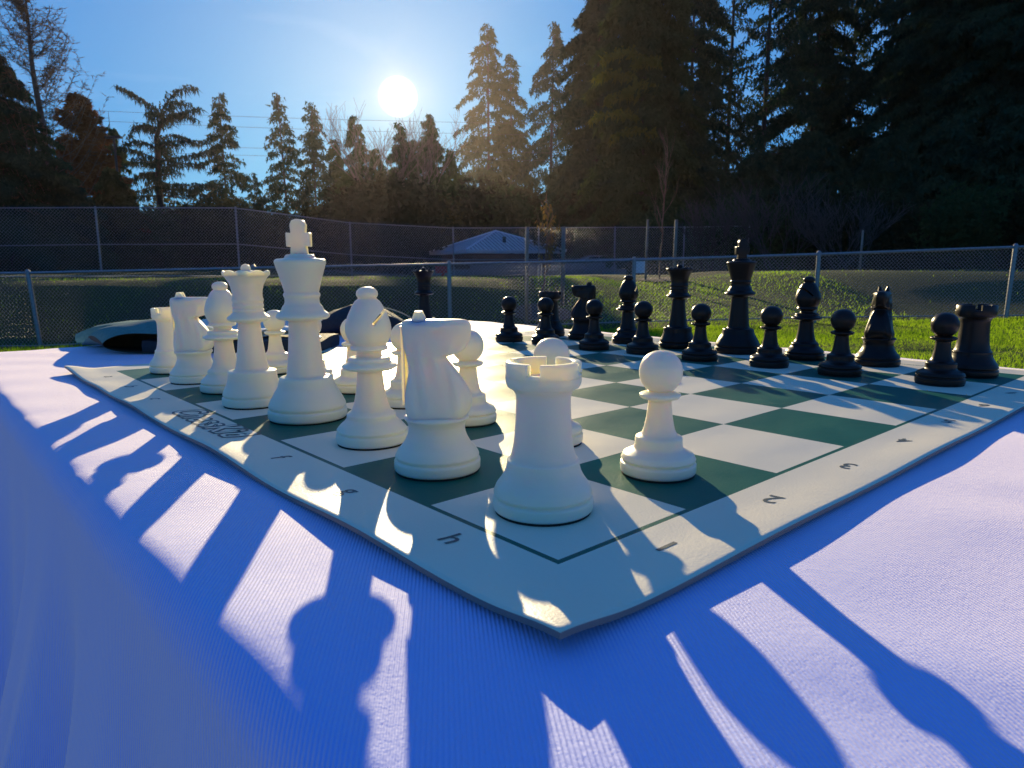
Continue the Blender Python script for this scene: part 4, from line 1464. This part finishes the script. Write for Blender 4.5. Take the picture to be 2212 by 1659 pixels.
conifer(768, 250, 50, 74, 20, 'narrow fir just left of the bare tree under the sun', 'fir', group=LG, nb=56, dens=60, ragged=.4)
conifer(863, 268, 50, 76, 21, 'dark fir straight below the sun', 'fir', group=LG, nb=56, dens=70)
conifer(926, 248, 62, 76, 22, 'pointed fir just right of the sun', 'fir', group=LG, nb=64, dens=60)
conifer(812, 318, 44, 82, 71, 'low fir filling the gap left of the fir below the sun', 'fir', group=LG, nb=44, dens=60)
conifer(893, 300, 44, 84, 72, 'low fir filling the gap right of the fir below the sun', 'fir', group=LG, nb=44, dens=60)
conifer(722, 300, 46, 84, 73, 'low fir right of the slim fir pair', 'fir', group=LG, nb=44, dens=60)
conifer(972, 322, 50, 88, 74, 'low fir left of the foot of the tall ragged fir', 'fir', group=LG, nb=44, dens=60)
conifer(1056, 52, 92, 152, 23, 'tall ragged fir right of the sun with its tip against the sky', 'fir', group=LG, nb=84, dens=32, ragged=.5, leaf=.85, droop=.55)
conifer(1106, 118, 56, 156, 24, 'fir tucked against the right side of the tall ragged fir', 'fir', group=LG, nb=64, dens=40, leaf=.85)
conifer(1190, 50, 78, 150, 25, 'tall drooping fir nearest the dark forest edge', 'fir_dark', group=LG, nb=84, dens=30, leaf=.85, droop=.7, ragged=.5, lean=.02)
FG = 'firs of the dark forest on the right'
FOR = [(1300, -70, 95, 66, 31, 'dark fir at the left edge of the right hand forest', 'fir_dark', 110, 75),
       (1405, -190, 105, 50, 32, 'fir with yellow green sprays on its left side, sunlight painted in', 'fir', 120, 80),
       (1510, -150, 92, 62, 33, 'dark fir left of the bright sky gap', 'fir_dark', 80, 40),
       (1600, -210, 105, 74, 34, 'thin fir standing in the bright sky gap', 'fir_dark', 40, 16),
       (1684, -260, 125, 60, 35, 'fir whose black trunk shows against the sky gap', 'fir_dark', 46, 16),
       (1790, -200, 110, 66, 36, 'dark fir right of the black trunk', 'fir_dark', 95, 52),
       (1875, -230, 120, 72, 37, 'fir between two patches of sky at upper right', 'fir_dark', 50, 18),
       (1975, -220, 125, 60, 38, 'fir right of the second patch of sky', 'fir_dark', 80, 34),
       (2085, -260, 130, 52, 39, 'dense dark green fir near the right edge', 'fir_dark', 130, 90),
       (2215, -240, 150, 48, 40, 'dense fir cut off by the right edge of the photo', 'fir_dark', 130, 90),
       (2420, -200, 160, 50, 41, 'fir beyond the right edge of the photo', 'fir_dark', 90, 70)]
for px, yt, hw, D, sd, lab, lm, nb, dn in FOR:
    conifer(px, yt, hw, D, sd, lab, lm, group=FG, nb=int(nb * 1.25), dens=dn * 1.25, p=.55, ragged=.5, leaf=.42, droop=.5, wide=1.4)
for px, yt, hw, D, sd, lab in [(1255, 330, 70, 58, 61, 'bushy young fir at the foot of the forest edge'), (1490, 270, 90, 52, 62, 'bushy young fir right of the bare reddish sapling'), (1640, 330, 90, 48, 63, 'bushy young fir below the sky gap'),
                               (1760, 290, 95, 50, 64, 'bushy young fir behind the pale leafless bush'), (1925, 300, 100, 46, 65, 'bushy young fir below the second patch of sky'), (2080, 260, 110, 44, 66, 'bushy young fir above the frontal black knight'),
                               (2210, 230, 110, 42, 67, 'bushy young fir at the right edge above the black rook')]:
    conifer(px, yt, hw, D, sd, lab, 'fir_dark', group='young firs under the forest', nb=80, dens=70, p=.5, leaf=.40, droop=.4, z0=.02)
# sprays on the second fir, sunlight painted as yellow-green needles
loc, H = place(1405, -190, 50)
rg = np.random.default_rng(77)
P = []
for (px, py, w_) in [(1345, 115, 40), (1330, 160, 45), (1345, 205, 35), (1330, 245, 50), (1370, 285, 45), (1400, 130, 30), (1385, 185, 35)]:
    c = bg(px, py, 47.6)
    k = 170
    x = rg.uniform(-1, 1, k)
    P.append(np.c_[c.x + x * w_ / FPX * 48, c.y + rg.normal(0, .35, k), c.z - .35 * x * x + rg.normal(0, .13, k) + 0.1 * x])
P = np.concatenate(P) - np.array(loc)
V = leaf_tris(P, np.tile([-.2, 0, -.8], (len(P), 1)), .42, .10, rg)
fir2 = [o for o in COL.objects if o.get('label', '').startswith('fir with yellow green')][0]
o = link('sun_painted_sprays', npmesh('sun_painted_sprays', V, np.arange(len(V)).reshape(-1, 3)), M['fir_lit'], fir2)


# flat branched cedar
def cedar_tree():
    D = 62
    loc, H = place(345, 235, D)
    k_ = D / FPX
    rg = np.random.default_rng(8)
    segs = []; P = []; Dn = []
    trunk = [(352, 560), (347, 440), (343, 340), (341, 290), (352, 255), (340, 232)]
    tp = [np.array(bg(x, y, D)) - np.array(loc) for x, y in trunk]
    rad = [.34, .28, .24, .20, .15, .09]
    for i in range(5): segs.append((tp[i], tp[i + 1], rad[i], rad[i + 1]))
    # main limbs as seen: (start, mid, end)
    limbs = [((340, 235), (300, 205), (266, 188)), ((350, 240), (385, 196), (428, 186)), ((340, 245), (318, 236), (292, 240)), ((352, 250), (385, 226), (425, 228)),
             ((348, 262), (390, 245), (450, 236)), ((338, 275), (312, 265), (282, 268)), ((345, 272), (392, 250), (438, 262)), ((342, 290), (312, 272), (288, 300)), ((342, 300), (375, 285), (398, 300)),
             ((344, 320), (310, 305), (292, 325)), ((344, 315), (385, 298), (440, 300)), ((346, 345), (300, 325), (236, 318)), ((346, 345), (400, 335), (455, 320)), ((345, 352), (290, 345), (250, 340)),
             ((346, 372), (300, 370), (262, 385)), ((346, 365), (395, 350), (440, 355)), ((348, 395), (310, 405), (262, 415)), ((348, 390), (390, 398), (520, 400)), ((348, 410), (400, 405), (440, 420)), ((346, 420), (300, 425), (250, 430))]
    for i, (a, b, c) in enumerate(limbs):
        dy = rg.uniform(-2.5, 2.5)
        A, B, C = [np.array(bg(x, y, D)) - np.array(loc) for x, y in (a, b, c)]
        B[1] += dy * .5; C[1] += dy
        prev = A
        n = 12
        Ls = np.linalg.norm(C - A)
        for j in range(1, n + 1):
            t = j / n
            q = (1 - t) ** 2 * A + 2 * t * (1 - t) * (2 * B - .5 * A - .5 * C) + t * t * C
            segs.append((prev, q, .075 * (1.1 - t), .075 * (1.05 - t)))
            kk = int(17 * Ls / 4)
            pp = prev + (q - prev) * rg.uniform(0, 1, (kk, 1)) + rg.normal(0, 1, (kk, 3)) * np.array([.08, .55, .10]) * (1.2 - t * .6)
            P.append(pp); Dn.append(np.tile([0.1 * np.sign(C[0] - A[0]), 0, -1.0], (kk, 1)))
            prev = q
    # limbs toward and away from the viewer
    for j in range(22):
        t = rg.uniform(.08, .85); base = tp[0] + (tp[5] - tp[0]) * t; base[0] = np.interp(base[2], [q[2] for q in tp], [q[0] for q in tp])
        az = rg.choice([np.pi / 2, -np.pi / 2]) + rg.normal(0, .5); L = rg.uniform(2, 5) * (1.2 - t * .6)
        s = rg.uniform(.1, 1, int(70 * L / 3))
        P.append(np.c_[base[0] + np.cos(az) * L * s, base[1] + np.sin(az) * L * s, base[2] + .35 * L * s - .4 * L * s * s] + rg.normal(0, .18, (len(s), 3)))
        Dn.append(np.tile([0, 0, -1.0], (len(s), 1)))
        segs.append((base, base + np.array([np.cos(az) * L, np.sin(az) * L, -.05 * L]), .09, .02))
    P = np.concatenate(P); Dn = np.concatenate(Dn)
    V = leaf_tris(P, Dn, .62, .065, rg)
    put_tree('cedar_tree', (npmesh('crown', V, np.arange(len(V)).reshape(-1, 3)), tube_mesh('trunk', segs, 6)), loc, 'flat branched cedar with two raised drooping top limbs like a V', 'cedar')


cedar_tree()


# bare larch at the top left: upswept branches with fine twigs
def larch():
    D = 44
    loc, H = place(40, -70, D)
    rg = np.random.default_rng(21)
    rr_ = random.Random(21)
    a = np.array(bg(102, 440, D)) - np.array(loc)
    b = np.array(bg(50, -70, D)) - np.array(loc)
    base = np.array([a[0] + .3, 0, -1.0])
    segs = []
    K = 30
    tp = [base + (b - base) * (i / K) + np.array([0.25 * math.sin(i * .5), 0, 0]) * (1 - i / K) for i in range(K + 1)]
    for i in range(K): segs.append((tp[i], tp[i + 1], .34 * (1 - i / K) + .03, .34 * (1 - (i + 1) / K) + .03))
    P = []; Dn = []
    for i in range(125):
        t = .20 + .78 * (i + rg.uniform()) / 125
        p0 = base + (b - base) * t
        az = rg.uniform(0, 2 * np.pi)
        L = (5.8 * (1 - t) ** .8 + .3) * rg.uniform(.8, 1.1)
        prev = p0
        for j in range(1, 8):
            s = j / 7
            q = p0 + np.array([np.cos(az) * L * s ** .8 * .85, np.sin(az) * L * s ** .8 * .85, L * (s * .15 + .75 * s ** 2)])
            r0 = .03 * (1.1 - s) * (1.2 - t)
            segs.append((prev, q, r0 + .005, r0 * .8 + .004))
            nn = 9
            pp = prev + (q - prev) * rg.uniform(0, 1, (nn, 1)); P.append(pp)
            Dn.append(np.tile([np.cos(az) * .5, np.sin(az) * .5, .5], (nn, 1)))
            for _ in range(3):
                dv = rg.normal(0, 1, 3); dv[2] = abs(dv[2]) * .6
                e = q + dv * .32 * (1 - .3 * s)
                segs.append((q, e, .008, .004))
                P.append(np.array([q + (e - q) * u_ for u_ in rg.uniform(0.2, 1, 5)])); Dn.append(np.tile(dv * .7, (5, 1)))
            prev = q
    P = np.concatenate(P); Dn = np.concatenate(Dn)
    V = leaf_tris(P, Dn, .26, .018, rg)
    root = empty('larch_tree', loc, 0, 'tall leafless larch with upswept branches and fine brown twigs at top left', 'tree')
    link('crown', npmesh('crown', V, np.arange(len(V)).reshape(-1, 3)), M['larch'], root)
    link('trunk', tube_mesh('trunk', segs, 5), M['twig'], root)


larch()


def bare_tree(px, ytop, D, seed, label, spread=.55, n_main=6):
    loc, H = place(px, ytop, D)
    rr_ = random.Random(seed)
    segs, tw = [], []
    fork = Vector((0, 0, H * .35))
    segs.append(((0, 0, -1), tuple(fork), .32, .24))
    for i in range(n_main):
        az_ = 2 * math.pi * i / n_main + rr_.uniform(-.4, .4)
        d_ = Vector((math.cos(az_) * .38, math.sin(az_) * .38, 1)).normalized()
        branch_rec(segs, fork + Vector((0, 0, rr_.uniform(-1, 2))), d_, H * .40, .10, 3, rr_, tw, spread, .3, 2)
    root = empty('bare_tree', loc, 0, label, 'tree')
    hi = max(q_[1][2] for q_ in segs); kz = H / hi
    segs = [((a[0], a[1], a[2] * kz), (b[0], b[1], b[2] * kz), max(r0, .014), max(r1, .011)) for a, b, r0, r1 in segs]
    link('trunk', tube_mesh('trunk', segs, 4), M['twig'], root)
    return root


bare_tree(800, 205, 70, 5, 'leafless broadleaf tree with fine upright twigs left of the sun', .45)
bare_tree(905, 232, 70, 6, 'leafless broadleaf tree with fine upright twigs right of the sun', .5, 5)


# shrubs: rounded irregular masses of leaves closing the skyline
def shrub_mesh(seed, w_, h_, leaf, dens):
    rg = np.random.default_rng(seed)
    P = []
    for i in range(26):
        c = np.array([rg.uniform(-.75, .75) * w_, rg.uniform(-.4, .4) * w_ * .7, rg.uniform(.1, .8) * h_])
        c[2] *= 1 - .45 * (abs(c[0]) / w_) ** 2
        r = rg.uniform(.18, .34) * min(w_, h_)
        k = int(dens * r * r / leaf / leaf)
        v = rg.normal(0, 1, (k, 3)); v /= np.linalg.norm(v, axis=1, keepdims=True)
        P.append(c + v * r * rg.uniform(.45, 1.1, (k, 1)))
    P = np.concatenate(P)
    Dn = rg.normal(0, 1, P.shape); Dn[:, 2] += .3
    V = leaf_tris(P, Dn, leaf, leaf * .3, rg)
    segs = []
    for i in range(7):
        a = np.array([rg.uniform(-.3, .3) * w_, 0, -.3]); segs.append((a, a + np.array([rg.uniform(-.4, .4) * w_, rg.uniform(-.2, .2) * w_, h_ * .8]), .06, .02))
    return npmesh('crown', V, np.arange(len(V)).reshape(-1, 3)), tube_mesh('trunk', segs, 5)


SM = {}
for key, sd, mt in (('a', 1, 'shrub'), ('b', 2, 'olive'), ('c', 3, 'shrub'), ('d', 4, 'fir')):
    cr_, tr = shrub_mesh(sd, 5.0, 5.5, .33, 26)
    cr_.materials.append(M[mt]); tr.materials.append(M['bark'])
    SM[key] = (cr_, tr)
rr_ = random.Random(12)
SH = [(-60, 400, 52), (40, 415, 54), (130, 420, 50), (215, 430, 56), (300, 440, 54), (385, 405, 64), (440, 395, 66), (500, 420, 58), (570, 425, 62), (650, 415, 60), (720, 400, 60), (790, 395, 62),
      (860, 385, 60), (935, 395, 62), (1010, 385, 64), (1085, 395, 66), (1150, 430, 64), (1215, 440, 60), (1290, 420, 56), (1370, 430, 50), (1450, 440, 46), (1540, 430, 44), (1640, 440, 42), (1750, 410, 42),
      (1860, 400, 40), (1980, 420, 38), (2100, 400, 36), (2230, 410, 36)]
adj = ['round', 'leaning', 'low', 'broad', 'ragged', 'dense', 'tangled']
for i, (px, yt, D) in enumerate(SH):
    loc, H = place(px, yt, D)
    key = 'abcd'[rr_.randrange(4)]
    cr_, tr = SM[key]
    refs = ['below the left edge conifer', 'below the bare larch', 'below the rusty conifer', 'below the small spiked fir', 'right of the street lamp', 'below the flat branched cedar', 'between the cedar and the open fir',
            'below the open fir', 'below the tiny fir', 'below the slim fir pair', 'between the slim fir pair and the sun', 'left of the sun beam', 'directly under the sun', 'below the fir right of the sun', 'left of the shelter roof',
            'above the shelter roof', 'right of the shelter roof', 'behind the sapling with dry leaves', 'at the foot of the first forest fir', 'behind the left stake of the pair', 'behind the right stake of the pair',
            'right of the end of the tall fence', 'above the black king', 'above the right black bishop', 'behind the lone stake', 'above the frontal black knight', 'above the right black rook', 'at the right edge of the photo'][i]
    o = put_tree('shrub', (cr_, tr), loc, f'{adj[i % 7]} dark evergreen shrub {refs}', 'shrub', rz=rr_.uniform(0, 6), scale=H / 5.6, group='shrubs below the trees', cat='shrub')

# grey leafless thicket in front of the forest
def thicket(px, ytop, D, seed, label, w_=1.0):
    loc, H = place(px, ytop, D)
    rr2 = random.Random(seed)
    segs, tw = [], []
    for i in range(9):
        az_ = rr2.uniform(0, 2 * math.pi)
        d_ = Vector((math.cos(az_) * .7 * w_, math.sin(az_) * .5, 1)).normalized()
        branch_rec(segs, Vector((rr2.uniform(-.6, .6), rr2.uniform(-.4, .4), 0)), d_, H * .42, .035, 3, rr2, tw, .6, .15, 2)
    segs = [(a, b, max(r0, .010), max(r1, .008)) for a, b, r0, r1 in segs]
    root = empty('bare_bush', loc, 0, label, 'bush')
    link('stems', tube_mesh('stems', segs, 3), M['twig_dark'], root)


thicket(1700, 340, 34, 51, 'leafless grey bush in front of the forest, above the black king', 1.1)
thicket(1840, 380, 32, 52, 'pale leafless bush right of the one above the black king', 1.3)
thicket(1560, 400, 36, 53, 'brown leafless bush near the end of the tall fence', 1.0)
print('objects', len(bpy.data.objects), 'tris', sum(len(m.polygons) for m in bpy.data.meshes))
